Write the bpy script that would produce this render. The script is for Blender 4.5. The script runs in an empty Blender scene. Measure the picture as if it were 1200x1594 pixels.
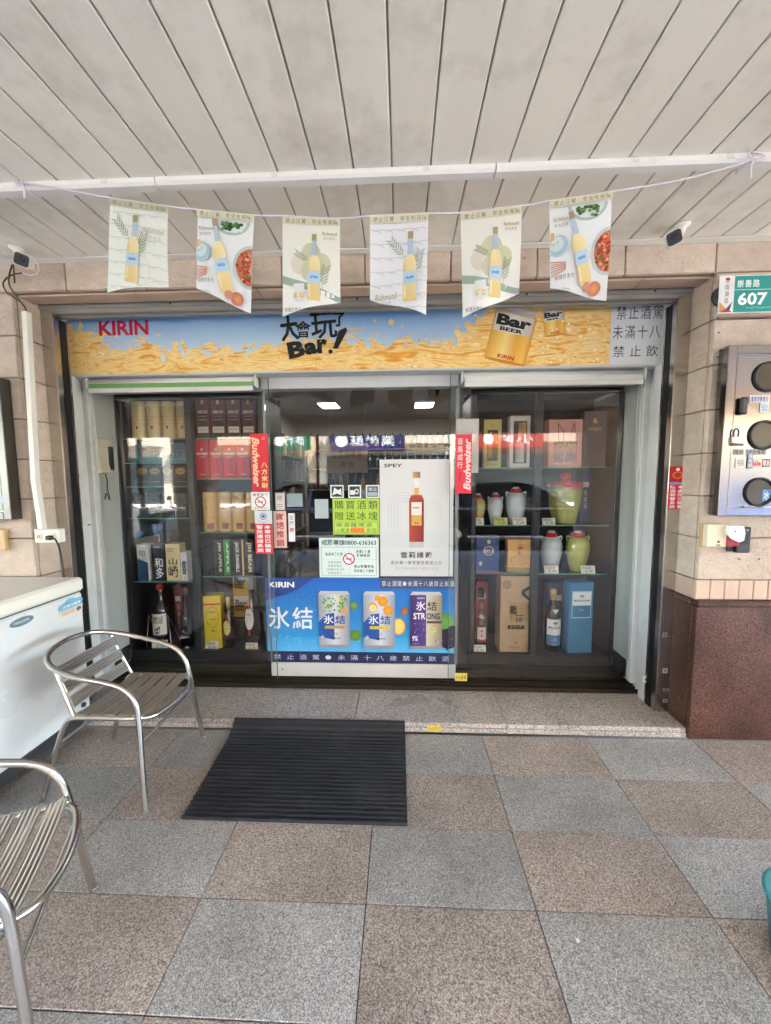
import bpy, bmesh, math, random
from mathutils import Matrix, Vector
random.seed(7)
R_ = math.radians
sc = bpy.context.scene
col = sc.collection

# ---------------------------------------------------------------- camera
F, PITCH, YAW, ROLL, H = 596.3, 0.0871, 0.04165, -0.00668, 1.512     # ultra-wide phone lens
fw = Vector((-math.sin(YAW)*math.cos(PITCH), math.cos(YAW)*math.cos(PITCH), -math.sin(PITCH)))
rt0 = Vector((math.cos(YAW), math.sin(YAW), 0)); up0 = rt0.cross(fw)
rt = rt0*math.cos(ROLL) + up0*math.sin(ROLL); up = up0*math.cos(ROLL) - rt0*math.sin(ROLL)
cd = bpy.data.cameras.new('camera'); cam = bpy.data.objects.new('camera', cd); col.objects.link(cam)
cd.sensor_fit = 'VERTICAL'; cd.sensor_height = 24; cd.lens = F/1594*24; cd.clip_start = .05; cd.clip_end = 500
cam.matrix_world = Matrix(((rt.x, up.x, -fw.x, 0), (rt.y, up.y, -fw.y, 0), (rt.z, up.z, -fw.z, H), (0, 0, 0, 1)))
sc.camera = cam

# ---------------------------------------------------------------- sky, sun, exposure
SUN_EL, SUN_AZ = R_(57), R_(62)       # azimuth measured from +Y (the shop side) towards +X
w = bpy.data.worlds.new('World'); sc.world = w; w.use_nodes = True
nt = w.node_tree; bg = nt.nodes['Background']
sky = nt.nodes.new('ShaderNodeTexSky'); sky.sky_type = 'NISHITA'; sky.sun_disc = False
sky.sun_elevation = SUN_EL; sky.sun_rotation = SUN_AZ
nt.links.new(sky.outputs[0], bg.inputs[0]); bg.inputs[1].default_value = .13
sl = bpy.data.lights.new('sun', 'SUN'); sl.energy = 5.0; sl.angle = R_(.53); sl.color = (1, .95, .87)
so = bpy.data.objects.new('sun', sl); col.objects.link(so)
sd = Vector((math.sin(SUN_AZ)*math.cos(SUN_EL), math.cos(SUN_AZ)*math.cos(SUN_EL), math.sin(SUN_EL)))
so.rotation_euler = (-sd).to_track_quat('-Z', 'Y').to_euler(); so.location = (0, 0, 30)
vs = sc.view_settings; sc.display_settings.display_device = 'sRGB'
vs.view_transform = 'Standard'; vs.look = 'None'; vs.gamma = 1; vs.use_curve_mapping = False
vs.exposure = 5.0
sc.cycles.use_denoising = True; sc.cycles.max_bounces = 8; sc.cycles.diffuse_bounces = 4; sc.cycles.use_adaptive_sampling = True; sc.cycles.adaptive_threshold = .02
sc.cycles.transparent_max_bounces = 16; sc.cycles.sample_clamp_indirect = 6; sc.cycles.caustics_reflective = False

# ---------------------------------------------------------------- helpers: measuring
def ray(x, y): return fw + rt*((x-600)/F) - up*((y-797)/F)
def at(x, y, Y):
    d = ray(x, y); return Vector((0, 0, H)) + d*(Y/d.y)
def atz(x, y, z):
    d = ray(x, y); return Vector((0, 0, H)) + d*((z-H)/d.z)
def span(x0, y0, x1, y1, Y):           # a rectangle seen on a plane facing the street -> x0,x1,z0,z1
    m, n = (x0+x1)/2, (y0+y1)/2
    return at(x0, n, Y).x, at(x1, n, Y).x, at(m, y1, Y).z, at(m, y0, Y).z

def S(r, g, b):
    return tuple(((c/255+.055)/1.055)**2.4 if c > 10 else c/255/12.92 for c in (r, g, b))

# ---------------------------------------------------------------- helpers: materials
MATS = {}
def mat(name, c=(.5, .5, .5), rough=.5, metal=0., var=0., vscale=6., bump=0., bscale=80., spec=.5, stretch=None, emit=None, coat=0., dirt=None, world=False, rnd=0.):
    if name in MATS: return MATS[name]
    m = bpy.data.materials.new(name); m.use_nodes = True; n = m.node_tree.nodes; L = m.node_tree.links
    b = n['Principled BSDF']; b.inputs['Base Color'].default_value = (*c, 1); b.inputs['Roughness'].default_value = rough
    b.inputs['Metallic'].default_value = metal; b.inputs['Specular IOR Level'].default_value = spec
    if coat: b.inputs['Coat Weight'].default_value = coat
    co = n.new('ShaderNodeTexCoord'); src = osrc = co.outputs['Object']
    if world: src = osrc = n.new('ShaderNodeNewGeometry').outputs['Position']
    if stretch:
        mp = n.new('ShaderNodeMapping'); mp.inputs['Scale'].default_value = stretch; L.new(src, mp.inputs[0]); src = mp.outputs[0]
    if var:
        t = n.new('ShaderNodeTexNoise'); t.inputs['Scale'].default_value = vscale; t.inputs['Detail'].default_value = 6; L.new(src, t.inputs['Vector'])
        r = n.new('ShaderNodeValToRGB'); r.color_ramp.elements[0].position = .3; r.color_ramp.elements[1].position = .7
        r.color_ramp.elements[0].color = (*[max(0, x*(1-var)) for x in c], 1); r.color_ramp.elements[1].color = (*[min(1, x*(1+var)) for x in c], 1)
        L.new(t.outputs['Fac'], r.inputs[0]); last = r.outputs[0]
        if dirt:
            t2 = n.new('ShaderNodeTexNoise'); t2.inputs['Scale'].default_value = dirt[1]; t2.inputs['Detail'].default_value = 8; t2.inputs['Roughness'].default_value = .7
            L.new(osrc, t2.inputs['Vector'])
            r2 = n.new('ShaderNodeMapRange'); r2.inputs[1].default_value = .5; r2.inputs[2].default_value = .72; r2.inputs[4].default_value = dirt[2]
            L.new(t2.outputs['Fac'], r2.inputs[0]); mx = n.new('ShaderNodeMixRGB'); L.new(r2.outputs[0], mx.inputs[0]); L.new(last, mx.inputs[1]); mx.inputs[2].default_value = (*dirt[0], 1); last = mx.outputs[0]
        if rnd:
            oi = n.new('ShaderNodeObjectInfo'); mq = n.new('ShaderNodeMapRange'); mq.inputs[3].default_value = 1-rnd; mq.inputs[4].default_value = 1+rnd; L.new(oi.outputs['Random'], mq.inputs[0])
            sc_ = n.new('ShaderNodeVectorMath'); sc_.operation = 'SCALE'; L.new(last, sc_.inputs[0]); L.new(mq.outputs[0], sc_.inputs['Scale']); last = sc_.outputs[0]
        L.new(last, b.inputs['Base Color'])
        rr = n.new('ShaderNodeMapRange'); rr.inputs[3].default_value = max(0, rough-.08); rr.inputs[4].default_value = min(1, rough+.1); L.new(t.outputs['Fac'], rr.inputs[0]); L.new(rr.outputs[0], b.inputs['Roughness'])
    if bump:
        t = n.new('ShaderNodeTexNoise'); t.inputs['Scale'].default_value = bscale; t.inputs['Detail'].default_value = 5; L.new(src, t.inputs['Vector'])
        bp = n.new('ShaderNodeBump'); bp.inputs['Strength'].default_value = bump; bp.inputs['Distance'].default_value = .01; L.new(t.outputs['Fac'], bp.inputs['Height']); L.new(bp.outputs[0], b.inputs['Normal'])
    if emit:
        b.inputs['Emission Color'].default_value = (*emit[:3], 1); b.inputs['Emission Strength'].default_value = emit[3]
    MATS[name] = m; return m

def granite(name, ramp, scale=140, rough=.35, tint=.12, bumpv=.0):
    m = bpy.data.materials.new(name); m.use_nodes = True; n = m.node_tree.nodes; L = m.node_tree.links; b = n['Principled BSDF']
    co = n.new('ShaderNodeTexCoord'); oi = n.new('ShaderNodeObjectInfo')
    ml = n.new('ShaderNodeMath'); ml.operation = 'MULTIPLY'; ml.inputs[1].default_value = 37.; L.new(oi.outputs['Random'], ml.inputs[0])
    ad = n.new('ShaderNodeVectorMath'); L.new(co.outputs['Object'], ad.inputs[0]); L.new(ml.outputs[0], ad.inputs[1])
    v = n.new('ShaderNodeTexVoronoi'); v.inputs['Scale'].default_value = scale; v.inputs['Randomness'].default_value = 1; L.new(ad.outputs[0], v.inputs['Vector'])
    sp = n.new('ShaderNodeSeparateColor'); L.new(v.outputs['Color'], sp.inputs[0])
    t = n.new('ShaderNodeTexNoise'); t.inputs['Scale'].default_value = scale*.55; t.inputs['Detail'].default_value = 4; L.new(ad.outputs[0], t.inputs['Vector'])
    mx = n.new('ShaderNodeMath'); mx.operation = 'ADD'; L.new(sp.outputs[0], mx.inputs[0])
    mm = n.new('ShaderNodeMath'); mm.operation = 'MULTIPLY_ADD'; mm.inputs[1].default_value = 1.3; mm.inputs[2].default_value = -.65; L.new(t.outputs['Fac'], mm.inputs[0]); L.new(mm.outputs[0], mx.inputs[1])
    r = n.new('ShaderNodeValToRGB'); r.color_ramp.interpolation = 'LINEAR'
    while len(r.color_ramp.elements) < len(ramp): r.color_ramp.elements.new(.5)
    for e, (p, c) in zip(r.color_ramp.elements, ramp): e.position = p; e.color = (*c, 1)
    L.new(mx.outputs[0], r.inputs[0])
    big = n.new('ShaderNodeTexNoise'); big.inputs['Scale'].default_value = 3.5; big.inputs['Detail'].default_value = 6; L.new(ad.outputs[0], big.inputs['Vector'])
    mr = n.new('ShaderNodeMapRange'); mr.inputs[1].default_value = .3; mr.inputs[2].default_value = .7; mr.inputs[3].default_value = 1-tint; mr.inputs[4].default_value = 1+tint; L.new(big.outputs['Fac'], mr.inputs[0])
    rn = n.new('ShaderNodeMapRange'); rn.inputs[3].default_value = .9; rn.inputs[4].default_value = 1.1; L.new(oi.outputs['Random'], rn.inputs[0])
    k = n.new('ShaderNodeMath'); k.operation = 'MULTIPLY'; L.new(mr.outputs[0], k.inputs[0]); L.new(rn.outputs[0], k.inputs[1])
    mu = n.new('ShaderNodeVectorMath'); mu.operation = 'SCALE'; L.new(r.outputs[0], mu.inputs[0]); L.new(k.outputs[0], mu.inputs['Scale'])
    L.new(mu.outputs[0], b.inputs['Base Color'])
    r3 = n.new('ShaderNodeMapRange'); r3.inputs[3].default_value = rough-.1; r3.inputs[4].default_value = rough+.25; L.new(big.outputs['Fac'], r3.inputs[0]); L.new(r3.outputs[0], b.inputs['Roughness'])
    if bumpv:
        bp = n.new('ShaderNodeBump'); bp.inputs['Strength'].default_value = bumpv; bp.inputs['Distance'].default_value = .003; L.new(t.outputs['Fac'], bp.inputs['Height']); L.new(bp.outputs[0], b.inputs['Normal'])
    MATS[name] = m; return m

def glassmat(name, tint=(1, 1, 1), base=.04, rough=0.):
    m = bpy.data.materials.new(name); m.use_nodes = True; n = m.node_tree.nodes; L = m.node_tree.links; n.remove(n['Principled BSDF'])
    tr = n.new('ShaderNodeBsdfTransparent'); tr.inputs[0].default_value = (*tint, 1); gl = n.new('ShaderNodeBsdfGlossy'); gl.inputs['Roughness'].default_value = rough
    lw = n.new('ShaderNodeLayerWeight'); lw.inputs[0].default_value = .5
    p = n.new('ShaderNodeMath'); p.operation = 'POWER'; p.inputs[1].default_value = 5; L.new(lw.outputs['Facing'], p.inputs[0])
    k = n.new('ShaderNodeMath'); k.operation = 'MULTIPLY_ADD'; k.inputs[1].default_value = 1-base; k.inputs[2].default_value = base; L.new(p.outputs[0], k.inputs[0])
    mx = n.new('ShaderNodeMixShader'); L.new(k.outputs[0], mx.inputs[0]); L.new(tr.outputs[0], mx.inputs[1]); L.new(gl.outputs[0], mx.inputs[2])
    L.new(mx.outputs[0], n['Material Output'].inputs[0]); MATS[name] = m; return m

def printmat(name, rough=.45, trans=0.):
    m = bpy.data.materials.new(name); m.use_nodes = True; n = m.node_tree.nodes; L = m.node_tree.links; b = n['Principled BSDF']
    a = n.new('ShaderNodeAttribute'); a.attribute_name = 'ink'; L.new(a.outputs['Color'], b.inputs['Base Color']); b.inputs['Roughness'].default_value = rough
    if trans:
        tl = n.new('ShaderNodeBsdfTranslucent'); L.new(a.outputs['Color'], tl.inputs[0]); mx = n.new('ShaderNodeMixShader'); mx.inputs[0].default_value = trans
        L.new(b.outputs[0], mx.inputs[1]); L.new(tl.outputs[0], mx.inputs[2]); L.new(mx.outputs[0], n['Material Output'].inputs[0])
    MATS[name] = m; return m

# ---------------------------------------------------------------- helpers: meshes and objects
class MB:
    def __init__(s): s.v = []; s.f = []; s.sm = []
    def add(s, vs_, fs_, smooth=False):
        o = len(s.v); s.v += [tuple(v) for v in vs_]; s.f += [tuple(i+o for i in f) for f in fs_]; s.sm += [smooth]*len(fs_); return s
    def box(s, x0, x1, y0, y1, z0, z1, b=0.):
        if b <= 0:
            return s.add([(x, y, z) for x in (x0, x1) for y in (y0, y1) for z in (z0, z1)],
                         [(0, 1, 3, 2), (4, 6, 7, 5), (0, 4, 5, 1), (2, 3, 7, 6), (0, 2, 6, 4), (1, 5, 7, 3)])
        b = min(b, (x1-x0)*.45, (y1-y0)*.45, (z1-z0)*.45)
        bm = bmesh.new(); r = bmesh.ops.create_cube(bm, size=1)
        for v in bm.verts: v.co = ((x0+x1)/2+v.co.x*(x1-x0), (y0+y1)/2+v.co.y*(y1-y0), (z0+z1)/2+v.co.z*(z1-z0))
        bmesh.ops.bevel(bm, geom=bm.edges[:], offset=b, segments=1, affect='EDGES', profile=.5)
        bm.verts.index_update(); s.add([v.co[:] for v in bm.verts], [[v.index for v in f.verts] for f in bm.faces]); bm.free(); return s
    def lathe(s, prof, n=28, c=(0, 0, 0), axis='z', smooth=True, sx=1., sy=1.):
        vs_, fs_ = [], []
        for r, z in prof:
            for k in range(n):
                a = 2*math.pi*k/n; p = (r*math.cos(a)*sx, r*math.sin(a)*sy, z)
                if axis == 'y': p = (p[0], -p[2], p[1])
                if axis == 'x': p = (p[2], p[0], p[1])
                vs_.append((c[0]+p[0], c[1]+p[1], c[2]+p[2]))
        for i in range(len(prof)-1):
            for k in range(n): fs_.append((i*n+k, i*n+(k+1) % n, (i+1)*n+(k+1) % n, (i+1)*n+k))
        fs_.append(tuple(range(n-1, -1, -1))); fs_.append(tuple((len(prof)-1)*n+k for k in range(n)))
        s.add(vs_, fs_, smooth); s.sm[-1] = s.sm[-2] = False; return s
    def tube(s, pts, r, n=10, closed=False, sub=6, smooth=True, flat=None):
        P = [Vector(p) for p in pts]
        if sub > 1 and len(P) > 2:
            Q = []; m = len(P)
            for i in range(m if closed else m-1):
                a, b, c, d = (P[(i-1) % m] if closed or i > 0 else P[0]*2-P[1]), P[i], P[(i+1) % m], (P[(i+2) % m] if closed or i+2 < m else P[-1]*2-P[-2])
                for k in range(sub):
                    t = k/sub; Q.append(.5*((2*b)+(c-a)*t+(2*a-5*b+4*c-d)*t*t+(3*b-a-3*c+d)*t**3))
            if not closed: Q.append(P[-1])
            P = Q
        vs_, fs_ = [], []; nP = len(P); up_ = None
        for i, p in enumerate(P):
            tg = ((P[(i+1) % nP] if closed else P[min(i+1, nP-1)])-(P[i-1] if closed or i > 0 else P[0])).normalized()
            if up_ is None: up_ = Vector((0, 0, 1)) if abs(tg.z) < .9 else Vector((1, 0, 0))
            up_ = (up_-tg*up_.dot(tg)).normalized(); sd_ = tg.cross(up_)
            for k in range(n):
                a = 2*math.pi*k/n; vs_.append(p+up_*(r*(flat or 1)*math.cos(a))+sd_*(r*math.sin(a)))
        for i in range(nP if closed else nP-1):
            j = (i+1) % nP
            for k in range(n): fs_.append((i*n+k, i*n+(k+1) % n, j*n+(k+1) % n, j*n+k))
        s.add(vs_, fs_, smooth)
        if not closed: s.add(vs_[:n], [tuple(range(n-1, -1, -1))]); s.add(vs_[-n:], [tuple(range(n))])
        return s
    def prism(s, pts, y0, y1):      # outline in (x,z), extruded along y
        n = len(pts); return s.add([(x, y0, z) for x, z in pts]+[(x, y1, z) for x, z in pts],
            [tuple(range(n)), tuple(range(2*n-1, n-1, -1))]+[(i, i+n, (i+1) % n+n, (i+1) % n) for i in range(n)])
    def prismx(s, pts, x0, x1):     # outline in (y,z), extruded along x
        n = len(pts); return s.add([(x0, y, z) for y, z in pts]+[(x1, y, z) for y, z in pts],
            [tuple(range(n)), tuple(range(2*n-1, n-1, -1))]+[(i, i+n, (i+1) % n+n, (i+1) % n) for i in range(n)])
    def mesh(s, name):
        me = bpy.data.meshes.new(name); me.from_pydata(s.v, [], s.f); me.polygons.foreach_set('use_smooth', s.sm)
        bm = bmesh.new(); bm.from_mesh(me); bmesh.ops.recalc_face_normals(bm, faces=bm.faces); bm.to_mesh(me); bm.free(); return me

def tag(o, label=None, cat=None, group=None, kind=None):
    if label: o['label'] = label
    if cat: o['category'] = cat
    if group: o['group'] = group
    if kind: o['kind'] = kind
    return o
def put(name, me, m=None, parent=None, loc=(0, 0, 0), rot=(0, 0, 0), **kw):
    if isinstance(me, MB): me = me.mesh(name)
    o = bpy.data.objects.new(name, me); col.objects.link(o)
    if m is not None and me is not None and not me.materials: me.materials.append(m)
    o.location = loc; o.rotation_euler = rot
    if parent is not None: o.parent = parent
    return tag(o, **kw)
def empty(name, loc=(0, 0, 0), rot=(0, 0, 0), **kw):
    return put(name, None, None, None, loc, rot, **kw)
def copy_tree(o, parent=None):
    c = o.copy(); col.objects.link(c); c.parent = parent
    for ch in list(o.children): copy_tree(ch, c)
    return c

# ---------------------------------------------------------------- helpers: flat print (posters, labels, lettering)
GL = {}
def glyph(sx, bold=0.):
    k = (sx, bold)
    if k in GL: return GL[k]
    cu = bpy.data.curves.new('glyph', 'FONT'); cu.body = sx; cu.size = 1; cu.resolution_u = 2; cu.offset = bold
    ob = bpy.data.objects.new('glyph', cu); me = ob.to_mesh()
    vs_ = [(v.co.x, v.co.y) for v in me.vertices]; fs_ = [tuple(p.vertices) for p in me.polygons]
    ob.to_mesh_clear(); bpy.data.objects.remove(ob); bpy.data.curves.remove(cu)
    GL[k] = (vs_, fs_); return GL[k]

class Print:
    """flat ink on a sheet: u to the right, v up; every element lies a hair above the one before"""
    def __init__(s, step=.00012): s.v = []; s.f = []; s.c = []; s.z = 0; s.step = step
    def _add(s, pts, faces, cols, keep=False):
        if not keep: s.z += s.step
        o = len(s.v); s.v += [(p[0], p[1], s.z) for p in pts]; s.f += [tuple(i+o for i in f) for f in faces]
        s.c += cols if isinstance(cols, list) else [cols]*len(pts); return s
    def rect(s, u0, v0, u1, v1, c, top=None, right=None, n=1):
        pts, cl, fs_ = [], [], []
        for k in range(n+1):
            t = k/n; u = u0+(u1-u0)*t
            a, b = c, (top or c)
            if right: a = b = tuple(c[i]*(1-t)+right[i]*t for i in range(3))
            pts += [(u, v0), (u, v1)]; cl += [a, b]
            if k: fs_.append((2*k-2, 2*k, 2*k+1, 2*k-1))
        return s._add(pts, fs_, cl)
    def poly(s, pts, c): return s._add(pts, [tuple(range(len(pts)))], c)
    def ell(s, cu, cv, ru, rv, c, n=24, edge=None, a0=0, a1=360):
        pts = [(cu, cv)]+[(cu+ru*math.cos(R_(a0+(a1-a0)*k/n)), cv+rv*math.sin(R_(a0+(a1-a0)*k/n))) for k in range(n+1)]
        return s._add(pts, [(0, k, k+1) for k in range(1, n+1)], [c]+[edge or c]*(n+1))
    def ring(s, cu, cv, r0, r1, c, n=28, sy=1.):
        pts = [(cu+r*math.cos(2*math.pi*k/n), cv+sy*r*math.sin(2*math.pi*k/n)) for k in range(n) for r in (r0, r1)]
        return s._add(pts, [(2*k, 2*k+1, (2*k+3) % (2*n), (2*k+2) % (2*n)) for k in range(n)], c)
    def line(s, pts, wd, c):
        s.z += s.step
        for a, b in zip(pts[:-1], pts[1:]):
            d = Vector((b[0]-a[0], b[1]-a[1])); L = d.length or 1; nx, ny = -d.y/L*wd/2, d.x/L*wd/2
            s._add([(a[0]+nx, a[1]+ny), (a[0]-nx, a[1]-ny), (b[0]-nx, b[1]-ny), (b[0]+nx, b[1]+ny)], [(0, 1, 2, 3)], c, True); s.z += .00001
        return s
    def fit(s, t, u0, v0, u1, v1, c, bold=0., rot=0, shear=0.):          # text stretched into a box
        if ord(t[0]) > 999: bold = min(bold, .014)
        vs_, fs_ = glyph(t, bold)
        if not vs_: return s
        x0, x1 = min(p[0] for p in vs_), max(p[0] for p in vs_); y0, y1 = min(p[1] for p in vs_), max(p[1] for p in vs_)
        q = [((p[0]-x0)/(x1-x0)-.5, (p[1]-y0)/(y1-y0)-.5) for p in vs_]; W_, H_ = u1-u0, v1-v0; cu, cv = (u0+u1)/2, (v0+v1)/2
        if rot in (90, -90):
            sgn = 1 if rot == 90 else -1; q = [(x*(1-abs(shear)*.1)+shear*y*.1, y) for x, y in q]
            q = [(cu-sgn*y*W_, cv+sgn*x*H_) for x, y in q]
        else:
            ca, sa = math.cos(R_(rot)), math.sin(R_(rot)); q = [((x*W_+shear*y*H_), y*H_) for x, y in q]; q = [(cu+x*ca-y*sa, cv+x*sa+y*ca) for x, y in q]
        return s._add(q, fs_, c)
    def cells(s, t, u0, v0, u1, v1, c, bold=0., vert=False, pad=.06):   # CJK characters, one per cell
        n = len(t); s.z += s.step
        if ord(t[0]) > 999: bold = min(bold, .014)
        for i, ch in enumerate(t):
            if ch == ' ': continue
            vs_, fs_ = glyph(ch, bold)
            if not vs_: continue
            if vert: a0, a1, b1, b0 = u0, u1, v1-(v1-v0)*i/n, v1-(v1-v0)*(i+1)/n
            else: a0, a1, b0, b1 = u0+(u1-u0)*i/n, u0+(u1-u0)*(i+1)/n, v0, v1
            wu, wv = (a1-a0)*(1-2*pad), (b1-b0)*(1-2*pad)
            s._add([(a0+(a1-a0)*pad+x*wu, b0+(b1-b0)*pad+(y+.1)*wv) for x, y in vs_], fs_, c, True)
        return s
    def build(s, name, parent, loc=(0, 0, 0), rot=(0, 0, 0), m=None, fn=None, **kw):
        # default: sheet faces the street (-Y): u -> X, v -> Z, height -> -Y
        fn = fn or (lambda u, v, z: (u, -z, v))
        me = bpy.data.meshes.new(name); me.from_pydata([fn(*p) for p in s.v], [], s.f)
        a = me.attributes.new('ink', 'FLOAT_COLOR', 'POINT'); a.data.foreach_set('color', [x for c in s.c for x in (*c, 1)])
        return put(name, me, m or MATS['ink'], parent, loc, rot, **kw)
def wrap(r):                         # bends a print round a bottle of radius r, centred on the street side
    return lambda u, v, z: ((r+.0006+z)*math.sin(u/r), -(r+.0006+z)*math.cos(u/r), v)

# ---------------------------------------------------------------- materials
printmat('ink'); printmat('ink_gloss', .15); printmat('ink_cloth', .8, .15)
granite('grey_granite', [(.0, S(92, 90, 87)), (.2, S(126, 124, 120)), (.5, S(149, 147, 143)), (.8, S(167, 165, 161)), (1, S(194, 192, 188))], 360, .34, .18)
granite('pink_granite', [(.0, S(92, 85, 79)), (.2, S(129, 116, 106)), (.45, S(149, 136, 125)), (.7, S(164, 153, 144)), (1, S(192, 184, 176))], 300, .34, .18)
granite('step_granite', [(.0, S(92, 84, 80)), (.22, S(144, 134, 127)), (.5, S(170, 162, 155)), (.8, S(192, 186, 180)), (1, S(216, 211, 206))], 260, .25)
granite('red_granite', [(.0, S(30, 20, 18)), (.3, S(60, 36, 29)), (.6, S(82, 48, 37)), (1, S(110, 74, 60))], 230, .28, .4)
mat('ceiling_paint', S(240, 234, 223), .42, var=.025, vscale=1.6, stretch=(6, .7, 1), bump=.04, bscale=3, dirt=(S(176, 166, 152), 2.1, .55), world=True, rnd=.025)
mat('gap_dark', S(186, 180, 170), .9)
mat('trim_white', S(222, 219, 212), .4, var=.03, vscale=5)
mat('tube_white', S(236, 234, 230), .3, var=.02)
mat('stone', S(202, 185, 169), .85, var=.08, vscale=14, bump=1., bscale=48, stretch=(1, 1, 1.6), dirt=(S(152, 132, 117), 2.2, .5), world=True, rnd=.07)
mat('stone_smooth', S(194, 168, 149), .6, var=.08, vscale=9, bump=.15, bscale=90, rnd=.08)
mat('mortar', S(140, 118, 104), .95)
mat('steel', S(196, 190, 184), .22, 1., var=.06, vscale=5, stretch=(1, 1, .12), bump=.02, bscale=12)
mat('steel_dull', S(104, 104, 99), .32, 1., var=.1, vscale=6)
mat('steel_mirror', S(150, 144, 138), .16, 1., var=.03, vscale=3, bump=.02, bscale=6)
mat('aluminium', S(214, 211, 206), .34, 1.)
mat('stile_grey', S(128, 132, 132), .4, .3)
mat('alu_tube', S(205, 202, 197), .16, 1., var=.05, vscale=14)
mat('black_rubber', S(24, 24, 26), .6, var=.2, vscale=20)
mat('slot_black', S(16, 15, 17), .5)
mat('white_alu', S(205, 205, 203), .4, var=.04, vscale=4, dirt=(S(160, 156, 150), 3, .4))
mat('grey_shutter', S(150, 146, 140), .45, .3, var=.06, vscale=4)
mat('dark_alu', S(38, 41, 43), .4, .2, var=.1, vscale=8)
mat('bronze', S(66, 58, 48), .38, .7, var=.2, vscale=12, stretch=(.3, 1, 1))
mat('inner_wall', S(196, 196, 190), .7, var=.03, vscale=3)
mat('dark_base', S(24, 24, 24), .5)
mat('cab_back', S(15, 14, 13), .8, var=.2, vscale=4)
mat('plastic_cream', S(222, 212, 184), .45, var=.03, vscale=10)
mat('plastic_ivory', S(232, 230, 222), .4, var=.02, vscale=10)
mat('plastic_black', S(20, 20, 22), .35, var=.2, vscale=30)
mat('plastic_red', S(150, 14, 22), .3)
mat('cable_black', S(18, 18, 20), .5); mat('cable_brown', S(72, 58, 50), .6)
mat('cable_white', S(214, 210, 204), .5)
mat('freezer_white', S(216, 219, 220), .25, var=.02, vscale=2, coat=.3, dirt=(S(178, 172, 160), 1.4, .28))
mat('freezer_lid', S(226, 224, 214), .35, var=.03, vscale=3)
mat('freezer_plinth', S(46, 48, 50), .55, var=.15, vscale=8)
mat('mat_rubber', S(25, 29, 36), .6, var=.3, vscale=7, dirt=(S(70, 71, 72), 4, .4))
mat('string', S(214, 205, 216), .8)
mat('paper', S(225, 224, 220), .6)
glassmat('glass', (.985, .995, .99), .042)
glassmat('shelf_glass', (.9, .97, .94), .03)
glassmat('clear_glass', (.93, .96, .95), .06)
mat('pane_edge', S(70, 104, 94), .6)
mat('glass_edge', S(98, 150, 132), .2)
mat('lamp', (1, 1, 1), .5, emit=(1, .97, .92, 2.2))

# ---------------------------------------------------------------- floor of the arcade: 60 x 30 cm granite slabs
TW, TD, YT0 = .6, .3066, 1.236
floor = put('floor', MB().box(-6, 6, -2.4, 2.165, -.3, -.0215), mat('bed', S(40, 37, 34), .9), kind='structure')
tile_me = MB().box(-TW/2+.0018, TW/2-.0018, -TD/2+.0018, TD/2-.0018, -.02, 0, .0012).mesh('floor_tile')
tile_pk = tile_me.copy(); tile_me.materials.append(MATS['grey_granite']); tile_pk.materials.append(MATS['pink_granite'])
for i in range(-8, 8):
    for j in range(-12, 3):
        put('floor_tile', tile_pk if (i+j) % 2 == 0 else tile_me, None, floor, ((i+.5-1.2196)*TW, YT0+(j+.5)*TD, random.uniform(-.0006, .0006)))
# threshold step in front of the shop
step = put('step', MB().box(-2.19, 1.65, 2.21, 2.86, 0, .05), MATS['mortar'], kind='structure')
for a, b in ((-2.19, -1.27), (-1.27, -.29), (-.29, .62), (.62, 1.65)):
    put('step_slab', MB().box(a+.001, b-.001, 2.176, 2.8, .03, .056, .004), MATS['step_granite'], step)
    put('riser_slab', MB().box(a+.001, b-.001, 2.172, 2.209, .001, .0295, .002), MATS['step_granite'], step)

# ---------------------------------------------------------------- ceiling: 15 cm aluminium strips running to the shop
ceil = put('ceiling', MB().box(-6, 6, -2.1, 2.19, 2.7425, 2.95), MATS['gap_dark'], kind='structure')
prof = [(-.0728, 2.7405), (-.0728, 2.7335), (-.069, 2.730), (.069, 2.730), (.0728, 2.7335), (.0728, 2.7405)]
strip = MB().prism(prof, -2.1, 2.1655).mesh('ceiling_panel'); strip.materials.append(MATS['ceiling_paint'])
for k in range(-38, 39):
    o = put('ceiling_panel', strip, None, ceil, (-.109+k*.1515, 0, random.uniform(-.0008, .0008)))
put('ceiling_trim', MB().prismx([(2.13, 2.7275), (2.13, 2.722), (2.1655, 2.716), (2.1655, 2.7275)], -6, 6), MATS['trim_white'], ceil)

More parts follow.
